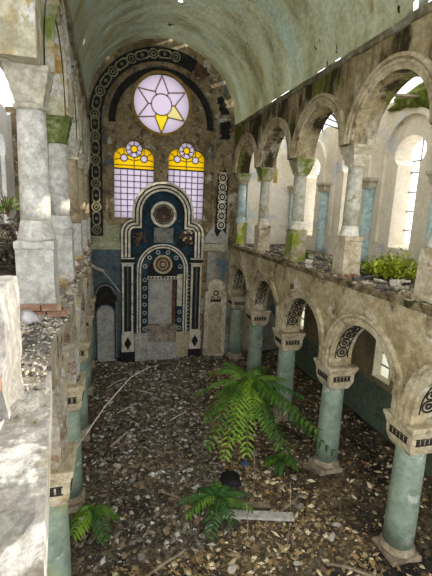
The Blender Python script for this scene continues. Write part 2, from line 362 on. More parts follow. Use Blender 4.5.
struct('wall_left_lower', plate(arcade_outline(BAYS, RL, ZL, -3.64, -1.44, 2.3, 17.0, 0.05), [], YZ, XL0, XL1, 0.006), m_leftlow)
pl = arcade_outline(BAYS[1:], RU, ZU, 1.56, 3.50, 5.15, 17.0, 0.10)
struct('wall_left_upper', plate(pl, [], YZ, XL0-0.04, XL1, 0.008), m_leftup)
bm = rough_block(XR0, XR1, 2.3, 3.15, -6.9, 1.6, 0.03, 8); struct('wall_right_pier', bm, m_arc)
bm = rough_block(XL0, XL1, 2.3, 3.15, -6.9, -3.6, 0.03, 8); struct('wall_left_pier', bm, m_left)

# barrel vault
VC, VZ, VR = 2.20, 3.42, 3.0
bm = bmesh.new(); NA, NL = 64, 120
def vp(i, j, r=VR):
    a = pi*i/NA; y = 2.6+(YE-2.6)*j/NL
    if j == 0: y += 0.5*noise.noise(Vector((i*0.4, 0, 0)))
    rr = r + 0.012*noise.noise(Vector((a*6, y*1.5, 0)))
    return (VC-rr*cos(a), y, VZ+rr*sin(a))
Vv = [[bm.verts.new(vp(i, j)) for j in range(NL+1)] for i in range(NA+1)]
holes = set()
for (px, py) in ((84,41),(84,44),(85,38),(179,1),(417,3),(415,6),(418,1)):
    d = Vector((px-216, py-288, F)); r = Vector((vx.dot(d), vy.dot(d), vz.dot(d)))
    aa = r.x**2+r.z**2; bb = -2*(r.x*VC+r.z*VZ); cc = VC**2+VZ**2-VR**2
    t = (-bb+math.sqrt(bb*bb-4*aa*cc))/(2*aa)
    P = r*t; a = math.atan2(P.z-VZ, VC-P.x)
    holes.add((int(a/pi*NA), int((P.y-2.6)/(YE-2.6)*NL)))
for i in range(NA):
    for j in range(NL):
        if (i, j) in holes: continue
        if j == NL-1 and random.random() < (0.22 if 40 < i else 0.05): continue       # daylight gaps along the end wall
        if i >= NA-1 and noise.noise(Vector((j*0.16, 3, 0))) > 0.12: continue        # gaps along the wall head
        bm.faces.new((Vv[i][j], Vv[i+1][j], Vv[i+1][j+1], Vv[i][j+1]))
bmesh.ops.solidify(bm, geom=bm.faces[:], thickness=-0.05)
struct('ceiling', bm, m_vault)
# transverse stain ribs and cornice strips of the vault
n_trim = 10
for s, x in ((1, XR0), (-1, XL0)):
    prof = []
    bm = bmesh.new(); last = None
    for j in range(100):
        y = 2.7+14.3*j/99; e = 0.05*noise.noise(Vector((y*2.2, s, 0)))
        ring = [(x+s*0.06, y, 3.36+e), (x-s*0.05, y, 3.38+e), (x-s*0.07, y, 3.50+e*0.5), (x+s*0.06, y, 3.53)]
        ring = [bm.verts.new(q) for q in ring]
        if last:
            for k in range(4): bm.faces.new((last[k], last[(k+1) % 4], ring[(k+1) % 4], ring[k]))
        else: bm.faces.new(ring)
        last = ring
    bm.faces.new(last)
    struct('trim_%d' % n_trim, bm, mat('broken cornice %d' % n_trim, [(0.08,0.065,0.035),(0.2,0.17,0.1),(0.34,0.33,0.26)], 2.5, bump=0.5)); n_trim += 1

# ragged brown edge of the right gallery floor
bm = bmesh.new(); last = None
for j in range(160):
    y = 2.4+14.5*j/159; e = 0.05*noise.noise(Vector((y*2.6, 0, 7)))+0.03*noise.noise(Vector((y*8, 0, 7))); h = 0.035*noise.noise(Vector((y*4, 3, 7)))
    ring = [bm.verts.new(q) for q in ((XR0+0.05, y, -1.60), (XR0-0.05-e, y, -1.56+h*0.6), (XR0-0.07-e, y, -1.45+h), (XR0+0.10, y, -1.40+h))]
    if last:
        for k in range(4): bm.faces.new((last[k], last[(k+1) % 4], ring[(k+1) % 4], ring[k]))
    else: bm.faces.new(ring)
    last = ring
bm.faces.new(last)
struct('trim_%d' % n_trim, bm, mat('crumbling ledge edge', [(0.06,0.05,0.03),(0.22,0.17,0.09),(0.42,0.36,0.23)], 4.0, patches=[((0.05,0.05,0.02),2.4,0.54,0.6)], bump=0.8)); n_trim += 1
# archivolts
def archivolt(c, zs, r, x, s, ma, leg):
    bm = bmesh.new()
    def path(rr): return [(c-rr, zs-leg)] + arc(c, zs, rr, 180, 0, 30) + [(c+rr, zs-leg)]
    for r0, r1, d in ((r-0.004, r+0.12, 0.03), (r+0.10, r+0.155, 0.065), (r+0.15, r+0.215, 0.035), (r+0.20, r+0.265, 0.085)):
        ribbon(bm, path(r0), path(r1), YZ, x+s*0.02, x-s*d)
    return bm
for a, b in zip(BAYS, BAYS[1:]):
    for x, s, ma in ((XR0, 1, m_mould), (XL0, -1, m_leftlow)):
        struct('trim_%d' % n_trim, archivolt((a+b)/2, ZL, RL, x, s, ma, 0.2), ma); n_trim += 1
        if x > 0 or a > 4:
            struct('trim_%d' % n_trim, archivolt((a+b)/2, ZU, RU, x, s, ma, 0.0), m_mould if x > 0 else m_leftup); n_trim += 1
# painted lattice under the lower arches
for a, b in zip(BAYS, BAYS[1:]):
    c = (a+b)/2; bm = bmesh.new()
    for k in range(13):
        an = 8+164*k/12
        for ru, w in ((0.125, 0.030), (0.05, 0.035)):
            P = []
            for q in range(12):
                th = 2*pi*q/12; rr = RL-0.012; aa = radians(an)+ru*cos(th)/RL
                P.append((XR0+0.29+ru*1.1*sin(th), c+rr*cos(aa), ZL+rr*sin(aa)))
            P.append(P[0]); tube(bm, P, w*0.6, 5)
    for xo in (XR0+0.12, XR0+0.46):
        tube(bm, [(xo, c+(RL-0.012)*cos(radians(180*q/24)), ZL+(RL-0.012)*sin(radians(180*q/24))) for q in range(25)], 0.013, 5)
    struct('trim_%d' % n_trim, bm, m_dark); n_trim += 1

# ------------------------------------------------------------------ columns
def lower_column(loc, label):
    t = thing('column', label, 'column', loc, 'turquoise lower arcade columns')
    H = -FZ
    finish('base', squares([(0.325,-0.25),(0.325,0.10),(0.31,0.13)], 0.012), m_base, t, sub=False)
    finish('torus', lathe([(0.31,0.12),(0.335,0.17),(0.33,0.22),(0.30,0.25),(0.30,0.28),(0.285,0.31)], 28, 0.006), m_base, t, True, sub=False)
    finish('shaft', lathe([(0.288,0.28),(0.286,0.9),(0.28,1.5),(0.272,2.1),(0.265,2.42)], 28, 0.004), m_shaft, t, True, sub=False)
    cp = finish('capital', squares([(0.25,2.34),(0.285,2.40),(0.325,2.50),(0.335,2.56),(0.34,2.74),(0.36,2.78),(0.365,2.83),(0.395,2.88),(0.40,2.95),(0.38,2.96)], 0.008), m_cap, t, sub=False)
    bm = bmesh.new()
    for k in range(4):
        R = Matrix.Rotation(k*pi/2, 4, 'Z')
        for i in range(5):
            vs = box(bm, -0.235+0.098*i, -0.165+0.098*i, -0.350, -0.32, 2.60, 2.69)
            bmesh.ops.transform(bm, matrix=R, verts=vs)
        for z0, z1 in ((2.575, 2.59), (2.70, 2.715)):
            vs = box(bm, -0.25, 0.25, -0.349, -0.32, z0, z1); bmesh.ops.transform(bm, matrix=R, verts=vs)
    finish('slot_band', bm, m_dark, cp, sub=False)
    return t
names_r = {5.65:'nearest tall turquoise column of the right lower arcade, chalky white scuffs', 8.42:'second nearest turquoise column on the right, carved cream capital with dark slots',
  11.2:'third turquoise column along the right arcade, behind the tall fern-leaved sapling', 14.0:'fourth turquoise column along the right arcade, just left of the others beyond the sapling', 16.85:'half buried turquoise column against the end wall under the far right arch'}
c0 = None
for y in BAYS[1:]:
    yy = min(y, 16.5)
    if c0 is None: c0 = lower_column((CXR, yy, FZ), names_r[y])
    else: dup(c0, (CXR, yy, FZ), names_r[y])
names_l = {5.65:'turquoise column under the near left ledge, top of its shaft in view', 8.42:'narrow strip of turquoise column behind the near left column',
  11.2:'third turquoise column along the left arcade, mostly behind the others', 14.0:'fourth turquoise column along the left arcade toward the ark', 16.85:'turquoise column where the left arcade meets the end wall'}
for y in BAYS[1:]: dup(c0, (CXL, min(y, 16.5), FZ), names_l[y])

def gallery_column(loc, label, pm, sm, cm, group='gallery columns', capk=1.0):
    t = thing('gallery_column', label, 'column', loc, group)
    finish('pedestal', squares([(0.245,0.0),(0.245,0.10),(0.23,0.13),(0.222,0.5),(0.222,0.86),(0.235,0.88),(0.235,0.96),(0.21,0.97)], 0.016), pm, t, sub=False)
    finish('base', lathe([(0.225,0.96),(0.232,1.01),(0.22,1.06),(0.205,1.10),(0.198,1.16),(0.182,1.22)], 24, 0.006), m_white if sm is m_gshaft else sm, t, True, sub=False)
    finish('shaft', lathe([(0.182,1.20),(0.18,1.6),(0.175,2.1),(0.165,2.62)], 24, 0.005), sm, t, True, sub=False)
    cp = finish('capital', squares([(q*capk, z) for q, z in ((0.17,2.58),(0.19,2.62),(0.20,2.68),(0.225,2.74),(0.23,2.80),(0.262,2.86),(0.268,2.93),(0.285,2.95),(0.285,3.01))], 0.010), cm, t, sub=False)
    finish('neck_ring', lathe([(0.17,2.54),(0.20,2.56),(0.20,2.60),(0.17,2.62)], 24), cm, cp, True, sub=False)
    return t
gcols = [(5.65,'cream pedestal column at the right edge of the gallery, nearest one',m_ped,m_gshaft,m_gcaplight),
 (8.42,'large gallery column with cracked cream pedestal beside the sunlit weeds',m_ped,m_gshaft,m_gcaplight),
 (11.2,'gallery column with moss covered pedestal and green capital',m_pedmoss,m_gshaft,m_gcap),
 (14.0,'gallery column on a plain brown pedestal, second from the end wall',m_ped,m_gshaft,m_gcap),
 (16.6,'pale blue gallery column against the end wall with green capital',m_pedmoss,m_blue,m_gcap)]
for y, lb, pm, sm, cm in gcols: gallery_column((CXR, y, GZ-0.02), lb, pm, sm, cm, 'right gallery columns')
lcols = [(5.65,'white shafted column on a high grey pedestal, nearest on the left gallery'),(8.42,'second column of the left gallery, white shaft under a green mossy capital'),
 (11.2,'third column of the left gallery, narrow sliver beyond the second'),(14.0,'fourth column of the left gallery near the end wall'),(16.6,'last left gallery column against the end wall')]
for i, (y, lb) in enumerate(lcols): gallery_column((CXL, y, GZ-0.02), lb, m_whiteshaft, m_whiteshaft if i < 2 else m_tanshaft, m_mosscap if i == 1 else m_gcapleft, 'left gallery columns', 0.86)
m_pedl = mat('flaking white pedestal plaster', [(0.13,0.12,0.10),(0.27,0.26,0.24),(0.36,0.355,0.34)], 2.2, streak=0.6, patches=[((0.22,0.12,0.08),1.5,0.62,0.66),((0.42,0.41,0.39),2.6,0.55,0.58)], bump=0.8)
# broken pedestal nearest the camera
t = thing('broken_pedestal', 'broken white plastered pedestal with exposed red bricks at the left edge', 'pedestal', (CXL, 2.95, GZ))
finish('body', rough_block(CXL-0.26, CXL+0.24, 2.70, 3.20, GZ-0.02, -0.54, 0.04, 7, 3), m_pedl, t)
bm = bmesh.new()
bm.free()
for k, (x, z) in enumerate(((-0.12, -1.25), (0.02, -1.16), (-0.08, -0.9), (0.0, -0.8))): finish('brick', rough_block(CXL+x, CXL+x+0.2, 2.60, 2.72, z-0.035, z+0.035, 0.006, 2, k), m_brick, t)
# engaged columns on the outer gallery wall
e0 = None
for y, lb in ((8.5,'pale blue engaged column on the outer gallery wall at the right edge'),(11.35,'pale blue engaged column on the gallery wall beside the keyhole window'),(14.1,'engaged column on the gallery wall, seen between the arcade shafts'),(16.7,'engaged column in the far corner of the right gallery')):
    if e0 is None:
        e0 = thing('engaged_column', lb, 'column', (OUT-0.05, y, GZ-0.04), 'engaged columns of the right gallery')
        finish('shaft', lathe([(0.21,0.0),(0.21,0.3),(0.19,0.35),(0.19,2.35)], 20), m_blue, e0, True, sub=False)
        finish('capital', squares([(0.19,2.33),(0.22,2.42),(0.22,2.5),(0.28,2.58),(0.28,2.66)], 0.01), m_gcaplight, e0, sub=False)
    else: dup(e0, (OUT-0.05, y, GZ-0.04), lb)
# arched surrounds and glazing of the right windows
for k, c in enumerate(gw):
    bm = bmesh.new()
    def pth(rr): return [(c-rr, -0.75)] + arc(c, 1.85, rr, 180, 0, 22) + [(c+rr, -0.75)]
    ribbon(bm, pth(0.95), pth(1.10), YZ, OUT+0.02, OUT-0.09)
    struct('trim_%d' % n_trim, bm, m_outer); n_trim += 1
    t = bpy.data.objects.new('window_%d' % (k+5), None); COL.objects.link(t); t.location = (OUT+0.4, c, -0.72); t['kind'] = 'structure'
    finish('pane', plate(keyhole(c), [], YZ, OUT+0.42, OUT+0.43), m_clear, t)
    bm = bmesh.new()
    for z in (-0.35, 0.2, 0.75, 1.3, 1.62): bar(bm, (c-0.33, z), (c+0.33, z), 0.035, YZ, OUT+0.39, OUT+0.45)
    bar(bm, (c, -0.72), (c, 2.2), 0.03, YZ, OUT+0.39, OUT+0.45)
    finish('glazing_bars', bm, m_wframe, t)
    t = bpy.data.objects.new('window_%d' % (k+10), None); COL.objects.link(t); t.location = (OUT+0.3, c, -4.95); t['kind'] = 'structure'
    finish('pane', plate(lowwin[k], [], YZ, OUT+0.30, OUT+0.31), m_dusty, t)
    bm = bmesh.new()
    for z in (-4.6, -4.2, -3.8, -3.4): bar(bm, (c-0.42, z), (c+0.42, z), 0.04, YZ, OUT+0.27, OUT+0.33)
    bar(bm, (c, -4.95), (c, -3.04), 0.035, YZ, OUT+0.27, OUT+0.33)
    finish('glazing_bars', bm, m_wframe, t)

# ------------------------------------------------------------------ end wall windows
def glazed(name, spec):
    x0, x1, zb, zs = spec; w = x1-x0; c = (x0+x1)/2; r = w*0.25; zr = zs-0.42
    t = bpy.data.objects.new(name, None); COL.objects.link(t); t.location = (c, YE, zb); t['kind'] = 'structure'
    y = YE+0.16
    finish('grid_pane', plate([(x0, zb), (x1, zb), (x1, zr), (x0, zr)], [], XZ, y, y+0.01), m_lav, t)
    bm = bmesh.new(); nx = 6; nzz = 8
    for i in range(1, nx): bar(bm, (x0+w*i/nx, zb), (x0+w*i/nx, zr), 0.022, XZ, y-0.02, y+0.03)
    for j in range(1, nzz): bar(bm, (x0, zb+(zr-zb)*j/nzz), (x1, zb+(zr-zb)*j/nzz), 0.022, XZ, y-0.02, y+0.03)
    finish('lead_grid', bm, m_came, t)
    out = lobed(x0, x1, zr, zs); tz = zs+0.36; cs = ((x0+r, zs), (x1-r, zs))
    petals = []
    for k in range(7):
        a0 = 2*pi*k/7+pi/2+0.05; a1 = a0+2*pi/7-0.10
        petals.append([(c+0.15*cos(a0), tz+0.15*sin(a0))] + [(c+0.31*cos(a0+(a1-a0)*i/5), tz+0.31*sin(a0+(a1-a0)*i/5)) for i in range(6)] + [(c+0.15*cos(a1), tz+0.15*sin(a1))])
    finish('amber_pane', plate(out, petals+[circ(*q, 0.13, 14) for q in cs], XZ, y, y+0.01), m_yel, t)
    for q in cs: finish('round_pane', plate(circ(*q, 0.13, 14), [], XZ, y, y+0.01), m_lav, t)
    for P in petals: finish('petal_pane', plate(P, [], XZ, y, y+0.01), m_lav, t)
    bm = bmesh.new(); bar(bm, (x0, zr+0.0), (x1, zr), 0.05, XZ, y-0.02, y+0.03); bar(bm, (x0, zr+0.14), (x1, zr+0.14), 0.025, XZ, y-0.02, y+0.03)
    for i, (cx, cz, rr) in enumerate(((*cs[0], r), (*cs[1], r), (c, tz, 0.35))):
        ribbon(bm, circ(cx, cz, 0.12, 18), circ(cx, cz, 0.15, 18), XZ, y-0.025, y+0.03, True)
        for k in range(7):
            a = 2*pi*k/7+pi/2
            p = (cx+0.14*cos(a), cz+0.14*sin(a)); q = (cx+(rr-0.02)*cos(a), cz+(rr-0.02)*sin(a))
            if i == 2 or q[1] > zr+0.14: bar(bm, p, q, 0.022, XZ, y-0.02, y+0.03)
    ribbon(bm, circ(c, tz, 0.31, 26), circ(c, tz, 0.335, 26), XZ, y-0.025, y+0.03, True)
    bar(bm, (c, zr), (c, tz-0.3), 0.025, XZ, y-0.02, y+0.03)
    finish('lead_tracery', bm, m_came, t)
    # shallow surround
    bm = bmesh.new()
    P = lobed(x0, x1, zb, zs); Q = [((u-c)*1.09+c, (v-zr)*1.06+zr) for u, v in P]
    ribbon(bm, P, Q, XZ, YE+0.01, YE-0.045)
    finish('window_surround', bm, m_endwall, t)
glazed('window_1', WL); glazed('window_2', WR)
cx, cz, rr = ROSE; y = YE+0.14
t = bpy.data.objects.new('window_3', None); COL.objects.link(t); t.location = (cx, YE, cz-rr); t['kind'] = 'structure'
bm = bmesh.new(); ri = rr*0.36
ribbon(bm, circ(cx, cz, ri-0.015, 32), circ(cx, cz, ri+0.015, 32), XZ, y-0.03, y+0.03, True)
tips = [(cx+(rr-0.05)*cos(pi/2+k*pi/3), cz+(rr-0.05)*sin(pi/2+k*pi/3)) for k in range(6)]
inn = [(cx+rr*0.47*cos(pi/2+pi/6+k*pi/3), cz+rr*0.47*sin(pi/2+pi/6+k*pi/3)) for k in range(6)]
for k in range(6):
    bar(bm, tips[k], inn[k], 0.035, XZ, y-0.03, y+0.03); bar(bm, tips[k], inn[k-1], 0.035, XZ, y-0.03, y+0.03)
    mid = (cx+ri*cos(pi/2+pi/6+k*pi/3), cz+ri*sin(pi/2+pi/6+k*pi/3)); bar(bm, inn[k], mid, 0.035, XZ, y-0.03, y+0.03)
finish('star_tracery', bm, m_gold, t)
star = []
for k in range(6): star += [tips[k], inn[k]]
finish('white_pane', plate(circ(cx, cz, rr, 48), [star], XZ, y, y+0.01), m_lav, t)
finish('hub_pane', plate(circ(cx, cz, ri, 30), [], XZ, y, y+0.01), m_lav, t)
for k in range(6):
    P = [tips[k], inn[k-1]] + [(cx+ri*cos(pi/2-pi/6+k*pi/3+pi/3*i/6), cz+ri*sin(pi/2-pi/6+k*pi/3+pi/3*i/6)) for i in range(7)] + [inn[k]]
    finish('star_pane', plate(P, [], XZ, y, y+0.01), {3: m_yelp, 4: m_pale}.get(k, m_lav), t)
finish('rose_rim', rib(circ(cx, cz, rr-0.03, 48), circ(cx, cz, rr+0.08, 48), XZ, YE+0.1, YE-0.05, True), m_gold, t)
t = bpy.data.objects.new('window_4', None); COL.objects.link(t); t.location = (6.78, YE, -1.1); t['kind'] = 'structure'
finish('pane', plate(GWIN, [], XZ, YE+0.2, YE+0.21), m_lav, t)
bm = bmesh.new()
for j in range(7): bar(bm, (6.5, -0.8+0.38*j), (7.06, -0.8+0.38*j), 0.03, XZ, YE+0.18, YE+0.23)
bar(bm, (6.78, -1.1), (6.78, 2.0), 0.025, XZ, YE+0.18, YE+0.23)
finish('lead_grid', bm, m_came, t)
finish('amber_head', plate([(6.5, 1.5)] + arc(6.78, 1.75, 0.28, 180, 0, 10) + [(7.06, 1.5)], [], XZ, YE+0.185, YE+0.195), m_yel, t)
finish('amber_surround', rib([(6.5,1.3)] + arc(6.78, 1.75, 0.28, 180, 0, 12) + [(7.06,1.3)], [(6.32,1.3)] + arc(6.78, 1.75, 0.46, 180, 0, 12) + [(7.24,1.3)], XZ, YE, YE-0.05), mat('mustard paint', [(0.42,0.28,0.05),(0.6,0.45,0.14)], 4), t)

# ------------------------------------------------------------------ painted bands of the end wall
ya = YE-0.001
t = thing('chain_band', 'black stucco band with olive chain of rings, left of the stained windows and over them', 'wall ornament', (-0.43, YE, -1.2))
AX, AZ = 2.17, 3.25
P0 = [(-0.70, -1.2), (-0.70, 1.0)] + arc(AX, AZ, 2.87, 180, 62, 50)
P1 = [(-0.20, -1.2), (-0.20, 1.0)] + arc(AX, AZ, 2.37, 180, 62, 50)
finish('black_ground', rib(P0, P1, XZ, ya, YE-0.05), m_black, t)
def ringmesh(bm, c, r, w, yf): ribbon(bm, circ(*c, r-w, 16), circ(*c, r, 16), XZ, YE-0.05, yf, True)
spots = [((-0.45, -0.95+0.45*k), pi/2) for k in range(10)]
spots += [((AX+2.62*cos(a), AZ+2.62*sin(a)), a-pi/2) for a in [radians(176-9.6*k) for k in range(11)]]
for i, (c, d) in enumerate(spots):
    bm = bmesh.new()
    if i % 2 == 0:
        ringmesh(bm, c, 0.19, 0.05, YE-0.085); ringmesh(bm, c, 0.09, 0.035, YE-0.08)
    else:
        ex, ez = cos(d), sin(d); nx_, nz_ = -ez, ex
        hexa = [(c[0]+ex*a*0.30+nx_*b*0.13, c[1]+ez*a*0.30+nz_*b*0.13) for a, b in ((-1,-0.6),(-0.6,-1.2),(0.6,-1.2),(1,-0.6),(1,0.6),(0.6,1.2),(-0.6,1.2),(-1,0.6))]
        hexi = [(c[0]+(u-c[0])*0.74, c[1]+(v-c[1])*0.74) for u, v in hexa]
        ribbon(bm, hexi, hexa, XZ, YE-0.05, YE-0.085, True)
        ringmesh(bm, c, 0.06, 0.03, YE-0.08)
    finish('ring' if i % 2 == 0 else 'link', bm, m_chain, t)
t = thing('lattice_band', 'black and white scrollwork strip right of the stained windows', 'wall ornament', (4.75, YE, -1.0))
finish('black_ground', plate([(4.48,-0.9),(4.6,-1.15),(4.8,-0.8),(5.0,-1.0),(5.0,1.4),(4.85,1.75),(4.55,1.5)], [], XZ, ya, YE-0.05), m_black, t)
for k in range(6):
    bm = bmesh.new(); c = (4.75, -0.62+0.40*k)
    ringmesh(bm, c, 0.19, 0.045, YE-0.085); ringmesh(bm, c, 0.08, 0.05, YE-0.08)
    bar(bm, (c[0]-0.18, c[1]+0.2), (c[0]+0.18, c[1]+0.2), 0.05, XZ, YE-0.05, YE-0.08)
    finish('scroll', bm, m_white, t)
o = finish('black_arc', rib(arc(2.15, 3.3, 1.83, -2, 182, 48), arc(2.15, 3.3, 2.10, -2, 182, 48), XZ, ya, YE-0.04), m_black)
tag(o, 'plain black painted arc over the round star window', 'wall ornament'); recenter(o)
for k, (a0, a1, r0, r1, mm, lb) in enumerate(((64, 50, 2.45, 2.86, m_brown, 'dark brown torn patch of plaster above the rose window, right of the chain band'), (30, 14, 2.50, 2.80, m_black, 'ragged black scrap of the painted band under the vault edge on the right'), (9, -6, 2.42, 2.78, m_black, 'lower ragged black scrap of the painted band beside the first arch'))):
    jr = lambda P: [(u+random.uniform(-0.07, 0.07), v+random.uniform(-0.07, 0.07)) for u, v in P]
    o = finish('plaster_scrap', rib(jr(arc(AX, AZ, r0, a0, a1, 9)), jr(arc(AX, AZ, r1, a0, a1, 9)), XZ, ya, YE-0.04), mm); tag(o, lb, 'wall ornament'); recenter(o)
# pale moulding line and wall pilaster edges
P = [(0.02, -0.6)] + arc(2.15, 3.3, 2.16, 180, 0, 40) + [(4.30, -0.6)]
Q = [(-0.06, -0.6)] + arc(2.15, 3.3, 2.24, 180, 0, 40) + [(4.38, -0.6)]
struct('trim_1', rib(P, Q, XZ, ya, YE-0.06), m_endwall)
# sill course, slate coloured panel, pale patches
struct('trim_2', bx(-0.62, 5.1, YE-0.06, ya, -1.75, -1.45), mat('pale green course', [(0.32,0.33,0.22),(0.46,0.46,0.32),(0.52,0.52,0.42)], 2, bump=0.4))
struct('trim_3', bx(-0.75, 0.5, YE-0.02, ya, -6.7, -1.75), m_slate)
struct('trim_4', bx(4.2, 8.05, YE-0.03, ya, -6.8, -1.8), mat('patchy blue grey plaster', [(0.14,0.14,0.12),(0.30,0.28,0.22),(0.42,0.42,0.40)], 1.3, patches=[((0.13,0.18,0.22),1.2,0.56,0.62)], bump=0.4))
struct('trim_5', bx(5.9, 8.05, YE-0.03, ya, -1.4, 3.3), m_outer)
struct('trim_6', bx(-0.62, 0.45, YE-0.012, ya, -1.45, -0.75), mat('pale green patch', [(0.30,0.32,0.20),(0.40,0.42,0.28)], 2))
struct('trim_7', plate([(3.95,-1.4),(5.1,-1.4),(5.1,-0.5),(4.75,-0.75),(4.55,-0.5),(4.3,-0.85)], [], XZ, YE-0.03, ya, 0.03), m_greyp)

# ------------------------------------------------------------------ the ark
ark = thing('torah_ark', 'tall black, white and blue stucco ark with keyhole arch between the two small tablets', 'ark', (2.2, 16.75, FZ))
YF, YB = 16.72, YE-0.005
AC, ACZ = 2.22, -0.20
def tre(d):
    R = 1.26-d; xs = 0.52+0.56; s = 0.56-d
    pts = [(0.50+d, -2.05), (0.50+d, -1.03)]
    pts += [(1.06-s*cos(radians(a)), -1.03+s*sin(radians(a))) for a in range(0, 91, 10)]
    pts += [(AC-R, -1.03+s+0.01)]
    half = pts + [(AC-R*cos(radians(a)), ACZ+R*sin(radians(a))) for a in range(0, 91, 5)]
    return half + [(2*AC-u, v) for u, v in half[-2::-1]]
backing = plate(tre(0.01)[0:] , [], XZ, YF+0.14, YB)
finish('backing', backing, m_navy, ark)
for d0, d1, mm, yf in ((0.0,0.085,m_white,YF),(0.085,0.15,m_black,YF+0.05),(0.15,0.235,m_white,YF+0.01),(0.235,0.29,m_black,YF+0.06),(0.29,0.37,m_white,YF+0.02),(0.37,0.42,m_black,YF+0.08)):
    finish('arch_band', rib(tre(d0), tre(d1), XZ, yf, YB-0.02), mm, ark)
# body block below the head
finish('body', plate([(0.5,FZ-0.1),(3.94,FZ-0.1),(3.94,-1.9),(0.5,-1.9)], [[(1.60,-5.15),(2.78,-5.15),(2.78,-2.95),(1.60,-2.95)]], XZ, YF+0.12, YB), m_black, ark)
finish('blue_field', rib([(1.02,-5.3)] + arc(AC, -2.55, 1.20, 180, 0, 30) + [(3.42,-5.3)], [(1.14,-5.3)] + arc(AC, -2.55, 1.08, 180, 0, 30) + [(3.30,-5.3)], XZ, YF+0.09, YF+0.13), m_navy, ark)
# medallion in the head
md = finish('medallion', rib(circ(AC, -0.25, 0.42, 36), circ(AC, -0.25, 0.53, 36), XZ, YF-0.02, YF+0.16, True), m_white, ark)
finish('disc', plate(circ(AC, -0.25, 0.43, 32), [], XZ, YF+0.06, YF+0.15), m_navy, md)
bm = bmesh.new()
for k in range(8):
    a = pi*k/8; bar(bm, (AC-0.40*cos(a), -0.25-0.40*sin(a)), (AC+0.40*cos(a), -0.25+0.40*sin(a)), 0.035, XZ, YF+0.03, YF+0.07)
ribbon(bm, circ(AC, -0.25, 0.24, 20), circ(AC, -0.25, 0.29, 20), XZ, YF+0.02, YF+0.07, True)
finish('star_wheel', bm, m_brown, md)
finish('rosette', plate(circ(AC, -0.25, 0.15, 12), [], XZ, YF+0.0, YF+0.07), m_brown, md)
finish('ring_of_beads', rib(circ(AC, -0.25, 0.34, 30), circ(AC, -0.25, 0.37, 30), XZ, YF+0.02, YF+0.07, True), m_chain, md)
# grey crown fragment and clumps of broken relief
finish('crown', rough_block(AC-0.40, AC+0.42, YF-0.04, YF+0.15, -1.42, -0.80, 0.035, 4, 2), mat('dark grey relief', [(0.10,0.10,0.10),(0.2,0.2,0.19),(0.26,0.26,0.25)], 4, bump=0.6), ark)
def clump(bm, c, n, sp, s):
    for k in range(n):
        a = random.uniform(0, 2*pi); r = random.uniform(0, 1)
        x, z = c[0]+sp[0]*r*cos(a), c[1]+sp[1]*r*sin(a); q = s*random.uniform(0.6, 1.3)
        M4 = Matrix.Translation((x, YF+0.10, z)) @ Matrix.Rotation(random.uniform(0, 6), 4, 'Y') @ Matrix.Diagonal((q, 0.08, q*0.5, 1))
        bmesh.ops.create_icosphere(bm, subdivisions=1, radius=1, matrix=M4)
bm = bmesh.new(); clump(bm, (1.20, -1.25), 26, (0.30, 0.28), 0.11); finish('foliage_relief', bm, m_brown, ark)
bm = bmesh.new(); clump(bm, (3.20, -1.20), 26, (0.30, 0.30), 0.11); finish('foliage_relief', bm, m_brown, ark)
for k in range(9):
    bm = bmesh.new(); clump(bm, (3.22+random.uniform(-0.26, 0.26), -1.12+random.uniform(-0.3, 0.3)), 3, (0.04, 0.04), 0.06); bm.transform(Matrix.Translation((0, -0.05, 0))); finish('flower', bm, m_bleach, ark)
# inner arch bands
def arch2(R, zb=-5.35): return [(AC-R, zb)] + arc(AC, -2.55, R, 180, 0, 30) + [(AC+R, zb)]
for R0, R1, mm, yf in ((1.08,1.02,m_white,YF),(1.02,0.97,m_black,YF+0.05),(0.97,0.91,m_white,YF+0.02),(0.91,0.60,m_navy,YF+0.06)):
    finish('inner_arch_band', rib(arch2(R0), arch2(R1), XZ, yf, YF+0.15), mm, ark)
finish('tympanum', plate([(AC-0.6,-2.9)] + arc(AC, -2.55, 0.61, 180, 0, 24) + [(AC+0.6,-2.9)], [], XZ, YF+0.06, YF+0.15), m_black, ark)
# ring studs along the blue band
for k in range(20):
    if k < 7: c = (AC-0.755, -5.15+0.36*k)
    elif k < 13: a = radians(170-32*(k-7)); c = (AC+0.755*cos(a), -2.55+0.755*sin(a))
    else: c = (AC+0.755, -2.99-0.36*(k-13))
    bm = bmesh.new(); ribbon(bm, circ(*c, 0.055, 12), circ(*c, 0.09, 12), XZ, YF+0.03, YF+0.08, True)
    finish('ring_stud', bm, m_greyp, ark)
finish('bleached_strip', rough_block(AC+0.63, AC+0.85, YF+0.035, YF+0.08, -4.15, -2.75, 0.012, 4, 4), m_bleach, ark)
m2 = finish('lower_medallion', rib(circ(AC, -2.33, 0.32, 28), circ(AC, -2.33, 0.40, 28), XZ, YF, YF+0.1, True), m_tanp, ark)
finish('dark_disc', plate(circ(AC, -2.33, 0.33, 24), [], XZ, YF+0.04, YF+0.1), m_brown, m2)
bm = bmesh.new(); ribbon(bm, circ(AC, -2.33, 0.18, 18), circ(AC, -2.33, 0.21, 18), XZ, YF+0.02, YF+0.06, True); ribbon(bm, circ(AC, -2.33, 0.03, 10), circ(AC, -2.33, 0.08, 10), XZ, YF+0.02, YF+0.06, True)
finish('boss', bm, m_tanp, m2)
bm = bx(AC-0.64, AC+0.64, YF-0.01, YF+0.1, -2.96, -2.84); ln = finish('lintel', bm, m_white, ark)
for k in range(9): finish('bead', rib(circ(AC-0.56+0.14*k, -2.90, 0.004, 8), circ(AC-0.56+0.14*k, -2.90, 0.045, 8), XZ, YF-0.02, YF, True), m_black, ln)
finish('niche_panel', rough_block(1.58, 2.80, YF+0.20, YB-0.01, -5.2, -2.94, 0.012, 6, 5), m_greyp, ark)
finish('niche_jamb', bx(2.66, 2.79, YF+0.05, YF+0.21, -5.1, -2.96), m_brown, ark)
